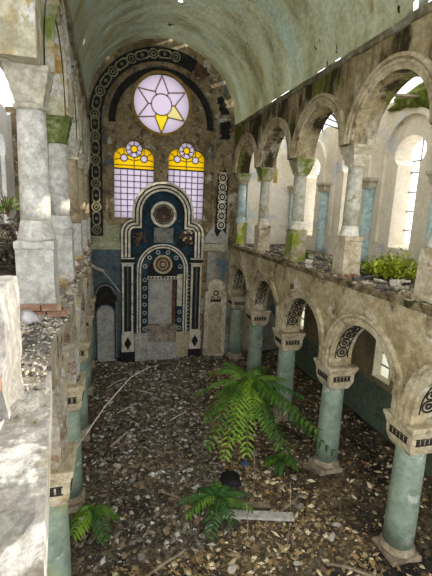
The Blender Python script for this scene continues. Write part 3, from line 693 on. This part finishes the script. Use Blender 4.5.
finish('broken_masonry', rough_block(1.52, 2.86, YF-0.02, YB-0.05, -6.6, -4.98, 0.05, 7, 6), m_masonry, ark)
finish('rubble_step', rough_block(1.55, 2.85, YF-0.14, YF+0.1, -6.7, -5.75, 0.05, 6, 8), m_greyp, ark)
for s in (-1, 1):
    xc = 0.76 if s < 0 else 3.68
    ps = finish('pilaster', bx(xc-0.23, xc+0.23, YF+0.02, YF+0.14, -5.35, -2.25), m_white if s < 0 else m_bleach, ark)
    finish('black_panel', bx(xc-0.15, xc+0.15, YF-0.002, YF+0.03, -5.22, -2.42), m_black, ps)
    finish('centre_rib', bx(xc-0.025, xc+0.025, YF-0.03, YF+0.0, -5.2, -2.45), m_slate, ps)
    cp = finish('pilaster_cap', bx(xc-0.25, xc+0.25, YF-0.05, YF+0.14, -2.27, -2.04), m_black, ark)
    for z in (-2.30, -2.10): finish('fillet', bx(xc-0.27, xc+0.27, YF-0.08, YF+0.12, z, z+0.045), m_white, cp)
    pd = finish('pilaster_pedestal', bx(xc-0.26, xc+0.26, YF-0.05, YF+0.14, -6.15, -5.33), m_white, ark)
    finish('diamond', plate([(xc-0.15,-5.74),(xc,-5.45),(xc+0.15,-5.74),(xc,-6.03)], [], XZ, YF-0.075, YF-0.04), m_black, pd)
    finish('black_plinth', bx(xc-0.30, xc+0.30, YF-0.10, YF+0.14, -6.7, -6.12), m_black, pd)
    x0 = 1.04 if s < 0 else 2.84
    finish('plinth', rough_block(x0, x0+0.56, YF-0.06, YF+0.15, -6.7, -5.32, 0.02, 6, 9+s), m_greyp if s < 0 else m_tanp, ark)
    for k in range(16):
        bm = bmesh.new(); bmesh.ops.create_icosphere(bm, subdivisions=1, radius=0.035, matrix=Matrix.Translation((AC+s*1.14, YF+0.08, -5.2+0.17*k)))
        finish('bead', bm, m_white if s > 0 else m_navy, ark)

m_tabline = mat('pale slate line', [(0.16,0.19,0.20),(0.26,0.29,0.29)], 4, bump=0.2)
# side tablets
def tablet(name, label, x0, x1, frame, mid, panel, motif, ztop):
    c = (x0+x1)/2; w = x1-x0; t = thing(name, label, 'tablet', (c, 16.85, FZ))
    yf = 16.84; r = w*0.44; zs = ztop-r
    out = [(x0,-6.75),(x0,zs-0.35)] + arc(x0+0.16, zs-0.22, 0.16, 180, 80, 6) + arc(c, zs, r, 165, 15, 20) + arc(x1-0.16, zs-0.22, 0.16, 100, 0, 6) + [(x1,zs-0.35),(x1,-6.75)]
    finish('frame', plate(out, [], XZ, yf, YB), frame, t)
    def ap(R): return [(c-R,-6.6)] + arc(c, -4.42, R, 180, 0, 20) + [(c+R,-6.6)]
    finish('panel', plate(ap(0.33), [], XZ, yf-0.02, yf+0.05), panel, t)
    for R0, R1, mm in ((0.33,0.37,mid),(0.37,0.41,m_navy if frame is m_black else frame)):
        finish('panel_band', rib(ap(R0), ap(R1), XZ, yf-0.06, yf+0.02), mm, t)
    bm = bmesh.new()
    finish('side_moulding', bx(x0+0.01, x0+0.06, yf-0.04, yf+0.02, -6.4, zs-0.35), mid, t); finish('side_moulding', bx(x1-0.06, x1-0.01, yf-0.04, yf+0.02, -6.4, zs-0.35), mid, t)
    finish('head_band', rib(arc(c, zs, r-0.09, 175, 5, 20), arc(c, zs, r-0.03, 175, 5, 20), XZ, yf-0.04, yf+0.02), mid, t)
    tr = []
    for (a, b, q) in ((c-0.14, -3.86, 0.10), (c, -3.62, 0.13), (c+0.14, -3.86, 0.10)): tr.append((a, b, q))
    mo = bmesh.new()
    for (a, b, q) in tr:
        if frame is m_black: ribbon(mo, circ(a, b, 0.002, 14), circ(a, b, q, 14), XZ, yf-0.03, yf, True)
        else: ribbon(mo, circ(a, b, q*0.55, 14), circ(a, b, q, 14), XZ, yf-0.03, yf, True)
    box(mo, c-0.24, c+0.24, yf-0.03, yf, -4.02, -3.90)
    finish('trefoil', mo, motif, t)
    finish('tablet_base', rough_block(c-0.42, c+0.42, yf-0.10, yf+0.1, -6.75, -6.45, 0.02, 4, int(c*3)), m_greyp if frame is m_black else m_bleach, t)
    return t
tablet('side_tablet', 'narrow dark blue and black arched tablet with grey panel, left of the ark', -0.62, 0.33, m_black, m_tabline, m_greyp, m_dark, -3.15)
tablet('side_tablet', 'bleached cream arched tablet with scalloped head, right of the ark', 4.12, 5.12, m_bleach, m_white, m_tanp, m_brown, -3.0)
o = finish('fallen_gutter', bmesh.new(), m_woodgrey)
bm = bmesh.new(); tube(bm, [(-0.78,15.9,-2.15),(-0.50,16.2,-2.40),(-0.20,16.5,-2.58)], 0.055, 8); tube(bm, [(-0.22,16.5,-2.58),(0.10,16.65,-3.0),(0.45,16.72,-3.5)], 0.02, 6)
bpy.data.objects.remove(o); o = finish('broken_pipe', bm, m_woodgrey); tag(o, 'pale broken pipe slanting across the wall above the dark tablet', 'pipe'); recenter(o)
# tan door-like panel and bracket at the end of the right aisle
o = finish('tan_wall_panel', bx(5.75, 6.75, YE-0.07, YE-0.031, -6.4, -4.1), m_tanp); tag(o, 'flat tan panel on the end wall behind the right arcade', 'panel'); recenter(o)

# ------------------------------------------------------------------ rubble
def chip_mesh(name, items, ma):
    """items: (x, y, z, size, flat, colour)"""
    vs, fs, cols = [], [], []
    base = [(1,0,0),(-1,0,0),(0,1,0),(0,-1,0),(0,0,1),(0,0,-1)]
    tri = [(0,2,4),(2,1,4),(1,3,4),(3,0,4),(2,0,5),(1,2,5),(3,1,5),(0,3,5)]
    for x, y, z, s, fl, c in items:
        a = random.uniform(0, 2*pi); n0 = len(vs); el = random.uniform(0.45, 0.95); tx, ty = random.uniform(-0.4, 0.4), random.uniform(-0.4, 0.4)
        for bx_, by_, bz_ in base:
            k = s*random.uniform(0.6, 1.25); px, py, pz = bx_*k*1.25, by_*k*el, bz_*k*fl
            pz += px*tx+py*ty
            vs.append((x+px*cos(a)-py*sin(a), y+px*sin(a)+py*cos(a), z+pz))
        for t3 in tri: fs.append(tuple(n0+i for i in t3))
        cols.append(c)
    me = bpy.data.meshes.new(name); me.from_pydata(vs, [], fs); me.materials.append(ma)
    at = me.attributes.new('chip', 'FLOAT_COLOR', 'POINT')
    buf = []
    for c in cols: buf += [*c, 1.0]*6
    at.data.foreach_set('color', buf)
    o = bpy.data.objects.new(name, me); COL.objects.link(o); o['kind'] = 'stuff'; return o
def chipcol(x, y):
    r = random.random()
    ash = noise.noise(Vector((x*0.33, y*0.33, 5)))+(y-9.5)*0.09-(x-2.2)*0.10
    if r < 0.15: c = (0.62,0.59,0.52)
    elif r < 0.32: c = (0.31,0.27,0.20)
    elif r < 0.62: c = (0.19,0.155,0.105)
    elif r < 0.88: c = (0.085,0.068,0.047)
    else: c = (0.30,0.22,0.13)
    k = random.uniform(0.7, 1.25)
    w = (0.86, 0.88, 0.92) if ash > 0 else (1.15, 1.02, 0.76)
    return tuple(min(0.8, c[i]*k*w[i]) for i in range(3))
items = []
while len(items) < 30000:
    x = random.uniform(-1.6, 7.9); y = 2.5+14.2*random.random()**1.0
    dens = 1.0 if -0.6 < x < 5.0 else 0.35
    dens *= 0.55+0.6*noise.noise(Vector((x*0.8, y*0.8, 9)))+0.3
    if random.random() > dens: continue
    s = 0.017+0.075*random.random()**3.4
    if any((x-a)**2+(y-b)**2 < 0.16 for a in (CXR, CXL) for b in BAYS): continue
    items.append((x, y, fh(x, y)+s*0.2, s, random.uniform(0.3, 0.8), chipcol(x, y)))
o = chip_mesh('floor_rubble', items, m_chip); tag(o, 'fine mixed plaster and stone rubble covering the nave floor', 'rubble')
items = []
for _ in range(2200):
    y = random.uniform(2.6, 16.8); e = random.random()**2
    x = XR0+0.02+e*2.6
    s = 0.02+0.05*random.random()**2
    g = random.choice([(0.12,0.10,0.08),(0.3,0.26,0.19),(0.5,0.46,0.38),(0.07,0.065,0.06),(0.22,0.15,0.09)])
    zb = -1.44 if x < XR1 else -1.46
    items.append((x, y, zb+s*0.3, s, random.uniform(0.3, 0.7), g))
o = chip_mesh('ledge_rubble', items, m_chip); tag(o, 'crumbled mortar and slate crumbs along the right gallery ledge', 'rubble')
items = []
def pile(x, y): return 0.27*math.exp(-((x+0.72)**2/0.07+(y-4.35)**2/0.25)) + 0.24*math.exp(-((x+0.70)**2/0.06+(y-3.75)**2/0.10))
for _ in range(3200):
    x = random.uniform(-1.25, -0.52); y = random.uniform(3.2, 16.5) if random.random() < 0.25 else random.gauss(4.05, 0.5)
    if not 3.1 < y < 16.6: continue
    s = 0.008+0.022*random.random()**2 if y < 5.4 else 0.02+0.05*random.random()
    g = random.choice([(0.16,0.15,0.13),(0.30,0.28,0.24),(0.5,0.48,0.43),(0.42,0.36,0.27),(0.1,0.08,0.06)])
    items.append((x, y, -1.44+pile(x, y)+s*0.2, s, random.uniform(0.4, 0.8), g))
o = chip_mesh('gravel', items, m_chip); tag(o, 'grey gravel and crumbs heaped on the left ledge', 'gravel')
bm = bmesh.new(); G = 26
gv = [[bm.verts.new((-1.22+0.70*i/G, 3.2+2.4*j/G, -1.46+pile(-1.22+0.70*i/G, 3.2+2.4*j/G)+0.02*noise.noise(Vector((i*0.6, j*0.6, 0))))) for j in range(G+1)] for i in range(G+1)]
for i in range(G):
    for j in range(G): bm.faces.new((gv[i][j], gv[i+1][j], gv[i+1][j+1], gv[i][j+1]))
o = finish('gravel_heap', bm, mat('heap grit', [(0.12,0.10,0.08),(0.28,0.26,0.22),(0.40,0.38,0.34)], 9, bump=1, bscale=40), smooth=True); tag(o, 'low mound of grey grit on the left ledge at the foot of the tall pedestal', 'heap'); recenter(o)

def stone_mesh(seed, flat, blocky=False):
    bm = bmesh.new()
    if blocky:
        box(bm, -0.5, 0.5, -0.25, 0.25, -0.15, 0.15); bmesh.ops.bevel(bm, geom=bm.edges[:], offset=0.03, segments=1, affect='EDGES')
    else:
        bmesh.ops.create_icosphere(bm, subdivisions=2, radius=0.5)
        for _ in range(5):       # chop facets
            n = Vector((random.gauss(0,1), random.gauss(0,1), random.gauss(0,1))).normalized()
            for v in bm.verts:
                dd = v.co.dot(n)-0.30
                if dd > 0: v.co -= n*dd
        for v in bm.verts: v.co.z *= flat; v.co.y *= 0.8
    for v in bm.verts: v.co += noise.noise_vector(v.co*3+Vector((seed*9, 0, 0)))*0.05
    bmesh.ops.recalc_face_normals(bm, faces=bm.faces)
    return bm
kinds = []
for k, (mm, nm, lb, gp) in enumerate(((m_stone_p,'plaster_chunk','pale chunk of fallen plaster lying in the nave floor rubble','plaster chunks on the nave floor'),
        (m_stone_g,'stone','grey broken stone lying in the nave floor rubble','grey stones on the nave floor'),
        (m_stone_o,'stone','ochre broken stone lying in the nave floor rubble','ochre stones on the nave floor'),
        (m_brick,'brick','red brick fragment lying in the nave floor rubble','brick fragments on the nave floor'))):
    for v in range(4):
        bm = stone_mesh(k*5+v, random.uniform(0.35, 0.65), k == 3)
        me = bpy.data.meshes.new(nm); bm.to_mesh(me); bm.free(); me.materials.append(mm); kinds.append((k, nm, lb, gp, me))
placed = []; zmin = {}
tries = 0
avoid = [(CXR, y, 0.75) for y in BAYS] + [(CXL, y, 0.75) for y in BAYS]
while len(placed) < 285 and tries < 20000:
    tries += 1
    y = 4.2+12.0*random.random()**1.7; x = random.uniform(-0.4, 6.8)
    if x > 4.9 and random.random() < 0.6: continue
    s = (0.09+0.17*random.random()**2.5)*(0.75+0.03*y)
    if any((x-a)**2+(y-b)**2 < ((s+q)*0.62)**2 for a, b, q in placed): continue
    if any((x-a)**2+(y-b)**2 < q*q for a, b, q in avoid): continue
    if y > 16.2: continue
    placed.append((x, y, s))
    r = random.random()+(0.15 if y > 10 else -0.05)*(1 if random.random()<0.5 else 0); k = 0 if r < 0.34 else 1 if r < 0.65 else 2 if r < 0.92 else 3
    kk, nm, lb, gp, me = random.choice([q for q in kinds if q[0] == k])
    o = bpy.data.objects.new(nm, me); COL.objects.link(o)
    o.scale = (s, s, s); o.rotation_euler = (random.uniform(-0.25, 0.25), random.uniform(-0.25, 0.25), random.uniform(0, 6.28))
    o.location = (x, y, fh(x, y)+s*0.12)
    tag(o, lb, 'rubble', gp)
# larger slabs and slates on the right gallery ledge
bm = bmesh.new(); box(bm, -0.5, 0.5, -0.32, 0.32, -0.06, 0.06); bmesh.ops.subdivide_edges(bm, edges=bm.edges[:], cuts=2, use_grid_fill=True)
for v in bm.verts: v.co += noise.noise_vector(v.co*3)*0.09
me_sl = bpy.data.meshes.new('slate'); bmesh.ops.recalc_face_normals(bm, faces=bm.faces); bm.to_mesh(me_sl); bm.free(); me_sl.materials.append(m_slatep)
me_sp = me_sl.copy(); me_sp.materials.clear(); me_sp.materials.append(m_stone_p)
pl2 = []
tries = 0
while len(pl2) < 75 and tries < 5000:
    tries += 1
    y = random.uniform(4.8, 16.2); x = XR0+0.05+random.random()**1.5*1.6; s = random.uniform(0.14, 0.34)
    if any((x-a)**2+(y-b)**2 < ((s+q)*0.56)**2 for a, b, q in pl2): continue
    if any(abs(x-CXR) < 0.3+s*0.5 and abs(y-b) < 0.3+s*0.5 for b in BAYS): continue
    pl2.append((x, y, s)); dk = random.random() < 0.55
    o = bpy.data.objects.new('roof_slate' if dk else 'plaster_slab', me_sl if dk else me_sp); COL.objects.link(o)
    o.scale = (s, s, s*1.2); o.rotation_euler = (random.uniform(-0.22, 0.22), random.uniform(-0.22, 0.22), random.uniform(0, 6.28)); o.location = (x, y, -1.415+s*0.12)
    if dk: tag(o, 'dark broken roof slate lying on the right gallery ledge', 'slate', 'slates on the right gallery ledge')
    else: tag(o, 'pale plaster slab lying on the right gallery ledge', 'rubble', 'plaster slabs on the right gallery ledge')
# brick stubs at the foot of the big pedestals
for i, (x, y, z) in enumerate(((CXR-0.36, 8.0, -1.36), (CXR-0.20, 8.0, -1.37), (CXR-0.02, 8.02, -1.36))):
    o = bpy.data.objects.new('brick', kinds[12+i][4]); COL.objects.link(o); o.scale = (0.16, 0.2, 0.3); o.rotation_euler = (0, 0, 1.5+0.2*i); o.location = (x, y, z)
    tag(o, 'orange brick stub at the foot of the cracked cream pedestal', 'brick', 'brick stubs by the cream pedestal')
for i in range(16):
    y = 7.0+0.55*i; z = random.choice((-1.36, -1.30)); me = random.choice([q for q in kinds if q[0] in (0, 2, 3)])
    if any(abs(y-b) < 0.45 for b in BAYS): y += 0.5
    o = bpy.data.objects.new('brick' if me[0] == 3 else 'plaster_chunk', me[4]); COL.objects.link(o); sc = random.uniform(0.36, 0.55); o.scale = (sc*0.6, sc*0.9, sc*0.9); o.rotation_euler = (0.1, 0.1, random.uniform(0, 6)); o.location = (-0.76, y, z)
    if me[0] == 3: tag(o, 'red brick lying loose along the left gallery ledge beyond the tall pedestal', 'brick', 'loose bricks on the left ledge')
    else: tag(o, 'pale broken lump lying along the left gallery ledge beyond the tall pedestal', 'rubble', 'pale lumps on the left ledge')
# bricks under the tall left pedestal
k = 0
for row, z in ((0, -1.30), (1, -1.385)):
    for c_ in range(2):
        o = finish('brick', rough_block(-0.13, 0.10, -0.05, 0.05, -0.035, 0.035, 0.006, 2, k), m_brick); o.location = (CXL-0.04+0.25*c_+0.06*row, 5.33, z)
        tag(o, 'red brick bared at the foot of the tall left pedestal', 'brick', 'bricks in the left pedestal'); k += 1
# left ledge slab, rough top of the wall, plus lumps
bm = bmesh.new(); GX, GY = 22, 60
def ledge(i, j):
    y = 0.9+4.6*j/GY; edge = -0.50+0.24*(3.6-y)/2.2 if y < 3.6 else -0.50-0.10*min(1, (y-3.6))
    x = xe = -1.30+(edge+1.30)*i/GX
    return Vector((xe, y, -1.44+0.05*noise.noise(Vector((x*3, y*2, 4)))+0.02*noise.noise(Vector((x*11, y*9, 4)))-0.03*(i/GX)**6))
lv = [[bm.verts.new(ledge(i, j)) for j in range(GY+1)] for i in range(GX+1)]
for i in range(GX):
    for j in range(GY):
        if i >= GX-5 and j > 34+ (GX-i): continue
        bm.faces.new((lv[i][j], lv[i+1][j], lv[i+1][j+1], lv[i][j+1]))
loose = [v for v in bm.verts if not v.link_faces]; bmesh.ops.delete(bm, geom=loose, context='VERTS')
r = bmesh.ops.extrude_face_region(bm, geom=bm.faces[:])
for v in [g for g in r['geom'] if isinstance(g, bmesh.types.BMVert)]: v.co.z = -1.72
struct('trim_8', bm, m_ledge, False)

# paper sheet
bm = bmesh.new(); vs = [[bm.verts.new((0.19*i/4-0.1, 0.26*j/4-0.13, 0.03*sin(i*1.1)+0.02*cos(j*1.3))) for j in range(5)] for i in range(5)]
for i in range(4):
    for j in range(4): bm.faces.new((vs[i][j], vs[i+1][j], vs[i+1][j+1], vs[i][j+1]))
bmesh.ops.solidify(bm, geom=bm.faces[:], thickness=0.004)
o = finish('paper_sheet', bm, m_paper, smooth=True); o.location = (-0.70, 4.02, -1.10); o.rotation_euler = (0.30, 0.1, 0.5); tag(o, 'crumpled white paper sheet on the left gravel heap', 'paper')

# ------------------------------------------------------------------ wood and other debris
def plank(name, p, q, w, h, ma, label, cat, group=None):
    p, q = Vector(p), Vector(q); L = (q-p).length
    bm = bx(-L/2, L/2, -w/2, w/2, -h/2, h/2); bmesh.ops.subdivide_edges(bm, edges=bm.edges[:], cuts=4, use_grid_fill=True)
    for v in bm.verts: v.co += noise.noise_vector(v.co*4+p)*min(w, h)*0.14
    o = finish(name, bm, ma); o.location = (p+q)/2; o.rotation_euler = (q-p).to_track_quat('X', 'Z').to_euler(); return tag(o, label, cat, group)
def stick(name, pts, r, label, cat, group=None, ma=None):
    bm = bmesh.new(); tube(bm, pts, r, 6); o = finish(name, bm, ma or m_wood); recenter(o); return tag(o, label, cat, group)
g = lambda x, y, h=0.04: (x, y, fh(x, y)+h)
plank('wooden_plank', (2.35,7.25,fh(2.35,7.25)+0.09), (3.85,6.86,fh(3.85,6.86)+0.10), 0.20, 0.06, m_woodgrey, 'long pale plank lying in the rubble behind the small dark plant', 'plank')
plank('wooden_plank', (2.55,7.5,fh(2.55,7.5)+0.08), (3.5,7.38,fh(3.5,7.38)+0.08), 0.13, 0.05, m_wood, 'brown plank just beyond the long pale plank', 'plank')
stick('stick', [g(0.35,6.0,0.06), g(0.85,6.27,0.08), g(1.35,6.5,0.07)], 0.028, 'straight bare stick in the rubble near the bottom of the nave', 'stick')
stick('stick', [g(3.4,6.98,0.10), g(3.9,7.2,0.15), g(4.3,7.45,0.08)], 0.025, 'thin stick slanting right of the long pale plank', 'stick')
stick('stick', [g(1.1,8.4,0.05), g(1.35,8.1,0.07), g(1.55,7.9,0.05)], 0.03, 'short thick stick beside the dark small plant', 'stick')
stick('stick', [g(4.0,5.7,0.06), g(4.3,5.5,0.07), g(4.7,5.2,0.05)], 0.03, 'dark stick left of the nearest right column foot', 'stick')
for i, (a, b) in enumerate((((0.2,12.2),(0.9,12.9)),((0.0,10.4),(0.5,11.1)),((0.9,13.8),(1.5,13.4)),((-0.1,14.2),(0.6,14.9)),((1.8,11.4),(2.4,11.9)))):
    stick('lath', [g(*a, 0.07), g((a[0]+b[0])/2, (a[1]+b[1])/2, 0.08), g(*b, 0.06)], 0.02, 'grey lath scattered over the dark rubble before the ark', 'lath', 'laths before the ark', m_woodgrey)
stick('twig', [(-0.66,7.2,-4.55),(-0.1,8.4,-4.3),(0.5,9.6,-4.2),(1.1,10.6,-4.35)], 0.014, 'long thin bare branch reaching out from the left arcade', 'branch', None, m_woodgrey)
bm = bmesh.new(); bmesh.ops.create_icosphere(bm, subdivisions=3, radius=0.28)
for v in bm.verts: v.co = v.co*(1+0.35*noise.noise(v.co*6)); v.co.z *= 0.35
o = finish('plastic_bag', bm, m_bag, smooth=True); o.location = (2.9, 8.4, fh(2.9, 8.4)+0.05); tag(o, 'crumpled black plastic bag on the rubble below the sapling', 'bag')
bm = bmesh.new(); bmesh.ops.create_icosphere(bm, subdivisions=2, radius=0.12)
for v in bm.verts: v.co = v.co*(1+0.4*noise.noise(v.co*9)); v.co.z *= 0.5
o = finish('plastic_scrap', bm, m_bluerag, smooth=True); o.location = (3.45, 8.9, fh(3.45, 8.9)+0.04); tag(o, 'small blue plastic scrap under the sapling', 'scrap')

# roof remains over the right gallery
for i, (p, q, w, mm, lb) in enumerate((((5.9,9.0,3.42),(8.3,8.2,3.30),0.42,m_woodgrey,'wide pale roof board over the right gallery, lowest of the leftover boards'),
        ((5.8,8.0,3.62),(8.4,7.3,3.55),0.34,m_woodgrey,'pale roof board over the right gallery, next beyond the lowest one'),
        ((5.9,10.2,3.25),(8.3,9.4,3.12),0.14,m_wood,'brown rafter end over the right gallery wall'),
        ((5.6,6.5,3.75),(8.2,6.0,3.7),0.5,m_woodgrey,'broad pale board hanging at the very top over the nearest arch'))):
    plank('roof_board', p, q, w, 0.05, mm, lb, 'board')
def mossbank(name, c, r, label, seed):
    bm = bmesh.new(); bmesh.ops.create_icosphere(bm, subdivisions=4, radius=1)
    for v in bm.verts:
        k = 1+0.35*noise.noise(v.co*2.2+Vector((seed, 0, 0)))+0.18*noise.noise(v.co*7); v.co = Vector((v.co.x*r[0]*k, v.co.y*r[1]*k, v.co.z*r[2]*k))
    o = finish(name, bm, m_moss, smooth=True); o.location = c; return tag(o, label, 'moss')
mossbank('moss_clump', (8.3,9.5,3.2), (0.42,1.4,0.42), 'moss growing on the outer wall head above the keyhole window', 1)
mossbank('moss_clump', (8.25,12.6,3.32), (0.3,0.9,0.16), 'moss on the outer wall head seen through the second gallery arch', 2)
for i in range(16):
    y = random.choice((12.2, 12.6, 12.9, 11.9, 15.2, 15.6)); y += random.uniform(-0.5, 0.5); x = random.uniform(5.9, 6.6)
    stick('roof_lath', [(x, y, 3.4+random.uniform(-0.1, 0.15)), (x+random.uniform(0.5, 0.9), y+random.uniform(-0.6, 0.6), 3.2+random.uniform(-0.2, 0.2)), (x+random.uniform(1.1, 1.7), y+random.uniform(-0.9, 0.9), 3.0+random.uniform(-0.4, 0.3))], 0.022, 'dark broken roof lath hanging over the right gallery', 'lath', 'roof laths over the gallery', m_lath)
for x, y, z0 in ((6.3, 12.0, 2.2), (6.2, 15.1, 2.0), (6.4, 15.5, 1.9)):
    stick('roof_lath', [(x, y, 3.4), (x+0.03, y, 2.8), (x, y+0.02, z0)], 0.018, 'thin lath dangling straight down behind the far gallery arches', 'lath', 'dangling laths', m_lath)

# ------------------------------------------------------------------ plants
def frond(name, root, tip, sag, npair, ll, lw, ma, parent, rise=0.25):
    root, tip = Vector(root), Vector(tip); bm = bmesh.new(); pts = []
    n = 14
    for i in range(n+1):
        t = i/n; p = root.lerp(tip, t); p.z += rise*math.sin(pi*min(1, t*1.05))*(1-t*0.3) - sag*t*t*0; pts.append(p)
    tube(bm, pts, [0.012*(1-0.7*i/n) for i in range(n+1)], 5)
    side = (tip-root).cross(Vector((0, 0, 1))).normalized()
    for k in range(npair):
        t = 0.12+0.86*k/(npair-1); i = min(n-1, int(t*n)); f = t*n-i
        p = pts[i].lerp(pts[i+1], f); tg = (pts[i+1]-pts[i]).normalized()
        L = ll*(0.55+0.9*math.sin(pi*(0.15+0.75*t)))*random.uniform(0.85, 1.12)*0.8
        for s in (-1, 1):
            d = (side*s + tg*random.uniform(0.25, 0.5) + Vector((0, 0, random.uniform(-0.55, -0.15)))).normalized()
            wv = tg*lw*random.uniform(0.8, 1.15); nv = Vector((0, 0, 0.02))
            a = [p, p+d*L*0.25+wv*0.9+nv, p+d*L*0.6+wv*0.75, p+d*L-Vector((0, 0, 0.12*L)), p+d*L*0.6-wv*0.65, p+d*L*0.25-wv*0.8]
            vv = [bm.verts.new(q) for q in a]; md_ = bm.verts.new(p+d*L*0.5-nv)
            for q in range(6): bm.faces.new((vv[q], vv[(q+1) % 6], md_))
    return finish(name, bm, ma, parent)
cr = Vector((3.72, 9.9, -4.62))
t = thing('sapling', 'tall leafy sapling with long drooping fern-like fronds in the middle of the nave', 'plant', (3.8, 9.7, fh(3.8, 9.7)))
bm = bmesh.new(); tube(bm, [(3.8,9.7,fh(3.8,9.7)-0.05),(3.76,9.8,-5.6),cr], [0.045,0.035,0.02], 8); finish('stem', bm, m_stem, t)
tips = [((198,392),-5.3,m_leaf),((212,372),-4.9,m_leaf),((226,362),-4.8,m_leaf),((203,420),-5.5,m_leaf),((207,448),-5.7,m_leaf),((224,458),-5.8,m_leafl),((247,455),-5.8,m_leafl),((236,440),-5.5,m_leafl),
  ((268,430),-5.4,m_leaf),((280,447),-5.7,m_leaf),((298,408),-5.2,m_leaf),((318,430),-5.15,m_leaf),((215,395),-5.2,m_leaf),((230,400),-5.1,m_leafl),((258,400),-5.0,m_leafl),((275,400),-5.0,m_leaf),((334,452),-5.7,m_leafd),((293,462),-5.9,m_leafd),((262,366),-4.7,m_leaf),((283,378),-4.8,m_leaf),((302,395),-5.0,m_leafd),((255,418),-5.2,m_leafl)]
for (px, py), z, mm in tips:
    d = Vector((px-216, py-288, F)); r = Vector((vx.dot(d), vy.dot(d), vz.dot(d))); tp = r*(z/r.z)
    frond('frond', cr-Vector((0, 0, random.uniform(0, 0.25))), tp, 0.3, 16, 0.27, 0.052, mm, t, random.uniform(0.15, 0.35))
def small_plant(name, label, base, h, spread, n, mm, ll):
    t = thing(name, label, 'plant', base); b = Vector(base)
    bm = bmesh.new(); tube(bm, [b-Vector((0,0,0.05)), b+Vector((0.03,0,h*0.5)), b+Vector((0,0.02,h))], [0.02,0.015,0.01], 6); finish('stem', bm, m_stem, t)
    for k in range(n):
        a = 2*pi*k/n+random.uniform(-0.3, 0.3); q = spread*random.uniform(0.75, 1.15)
        frond('frond', b+Vector((0,0,h*random.uniform(0.75, 1))), b+Vector((q*cos(a), q*sin(a), h*random.uniform(0.35, 0.8))), 0.2, 10, ll, 0.042, mm[k % len(mm)], t, 0.15)
small_plant('fern', 'small dark green leafy plant beside the pale plank', (2.2,7.3,fh(2.2,7.3)), 0.45, 0.75, 9, [m_leafd, m_leafd, m_leaf], 0.20)
small_plant('fern', 'small leafy plant poking out from behind the near left column', (-0.38,7.3,fh(-0.38,7.3)), 0.8, 0.5, 6, [m_leaf, m_leafl, m_leafd], 0.22)
small_plant('seedling', 'low seedling in the rubble left of the second right column foot', (4.35,8.6,fh(4.35,8.6)), 0.3, 0.5, 6, [m_leafd, m_leaf], 0.16)
for (x, y, h) in ((3.4,6.2,1.5),(2.55,6.3,1.1),(3.3,7.9,1.0)):
    stick('dry_stem', [(x, y, fh(x, y)), (x+0.03, y+0.02, fh(x, y)+h*0.5), (x-0.02, y+0.05, fh(x, y)+h)], 0.009, 'thin dry upright stalk rising from the rubble below the sapling', 'stalk', 'dry stalks', m_wood)
def bush(name, label, c, r, n, ma, blade=0.16):
    t = thing(name, label, 'plant', c); bm = bmesh.new(); C = Vector(c)
    for k in range(n):
        a = random.uniform(0, 2*pi); q = math.sqrt(random.random()); b = C+Vector((r[0]*q*cos(a), r[1]*q*sin(a), 0))
        top_ = b+Vector((random.gauss(0, 0.12), random.gauss(0, 0.12), r[2]*(1.05-0.55*q)*random.uniform(0.5, 1.15)))
        for s in range(5):
            p = b.lerp(top_, 0.25+0.19*s); d = Vector((random.gauss(0,1), random.gauss(0,1), random.uniform(-0.1, 0.9))).normalized()
            u = d.cross(Vector((0.2, 0.1, 1))).normalized(); L = blade*random.uniform(0.6, 1.2)
            vv = [bm.verts.new(v) for v in (p, p+d*L*0.5+u*L*0.2, p+d*L, p+d*L*0.5-u*L*0.2)]; bm.faces.new(vv)
    finish('foliage', bm, ma, t)
    bm = bmesh.new()
    for k in range(10): 
        a = random.uniform(0, 6.28); tube(bm, [C+Vector((0, 0, -0.03)), C+Vector((r[0]*0.5*cos(a), r[1]*0.5*sin(a), r[2]*0.8))], 0.008, 4)
    finish('stems', bm, m_stem, t)
bush('weed_bush', 'bright yellow green weeds growing on the right gallery floor beside the cream pedestal', (6.75,8.15,-1.46), (0.75,0.85,0.62), 420, m_bush)
bush('weed_tuft', 'small dark green tuft behind the cracked cream pedestal', (6.1,9.3,-1.46), (0.35,0.35,0.4), 120, m_leaf, 0.12)
bush('weed_tuft', 'green tuft behind the moss covered pedestal', (6.2,12.3,-1.46), (0.4,0.5,0.35), 120, m_leaf, 0.12)
bush('weed_tuft', 'tiny fern tuft sprouting by the white left gallery wall', (-1.5,6.9,-0.2), (0.2,0.2,0.35), 25, m_leafl, 0.14)

bm = bmesh.new()
for k in range(210):
    a = random.uniform(0, 2*pi); q = math.sqrt(random.random()); b = Vector((-2.05+0.5*q*cos(a), 9.3+0.6*q*sin(a), -1.44+random.uniform(0, 1.3)*(1-q*0.6)))
    d = Vector((random.gauss(0,1), random.gauss(0,1), random.gauss(0,0.6))).normalized()*random.uniform(0.2, 0.4); d.z = max(d.z, -1.4-b.z)
    tube(bm, [b, b+d*0.5+Vector((0,0,0.04)), b+d], random.uniform(0.01, 0.028), 5)
o = finish('brush_heap', bm, m_lath); o['kind'] = 'stuff'; tag(o, 'dark heap of dead twigs on the left gallery floor behind the columns', 'brush'); recenter(o)
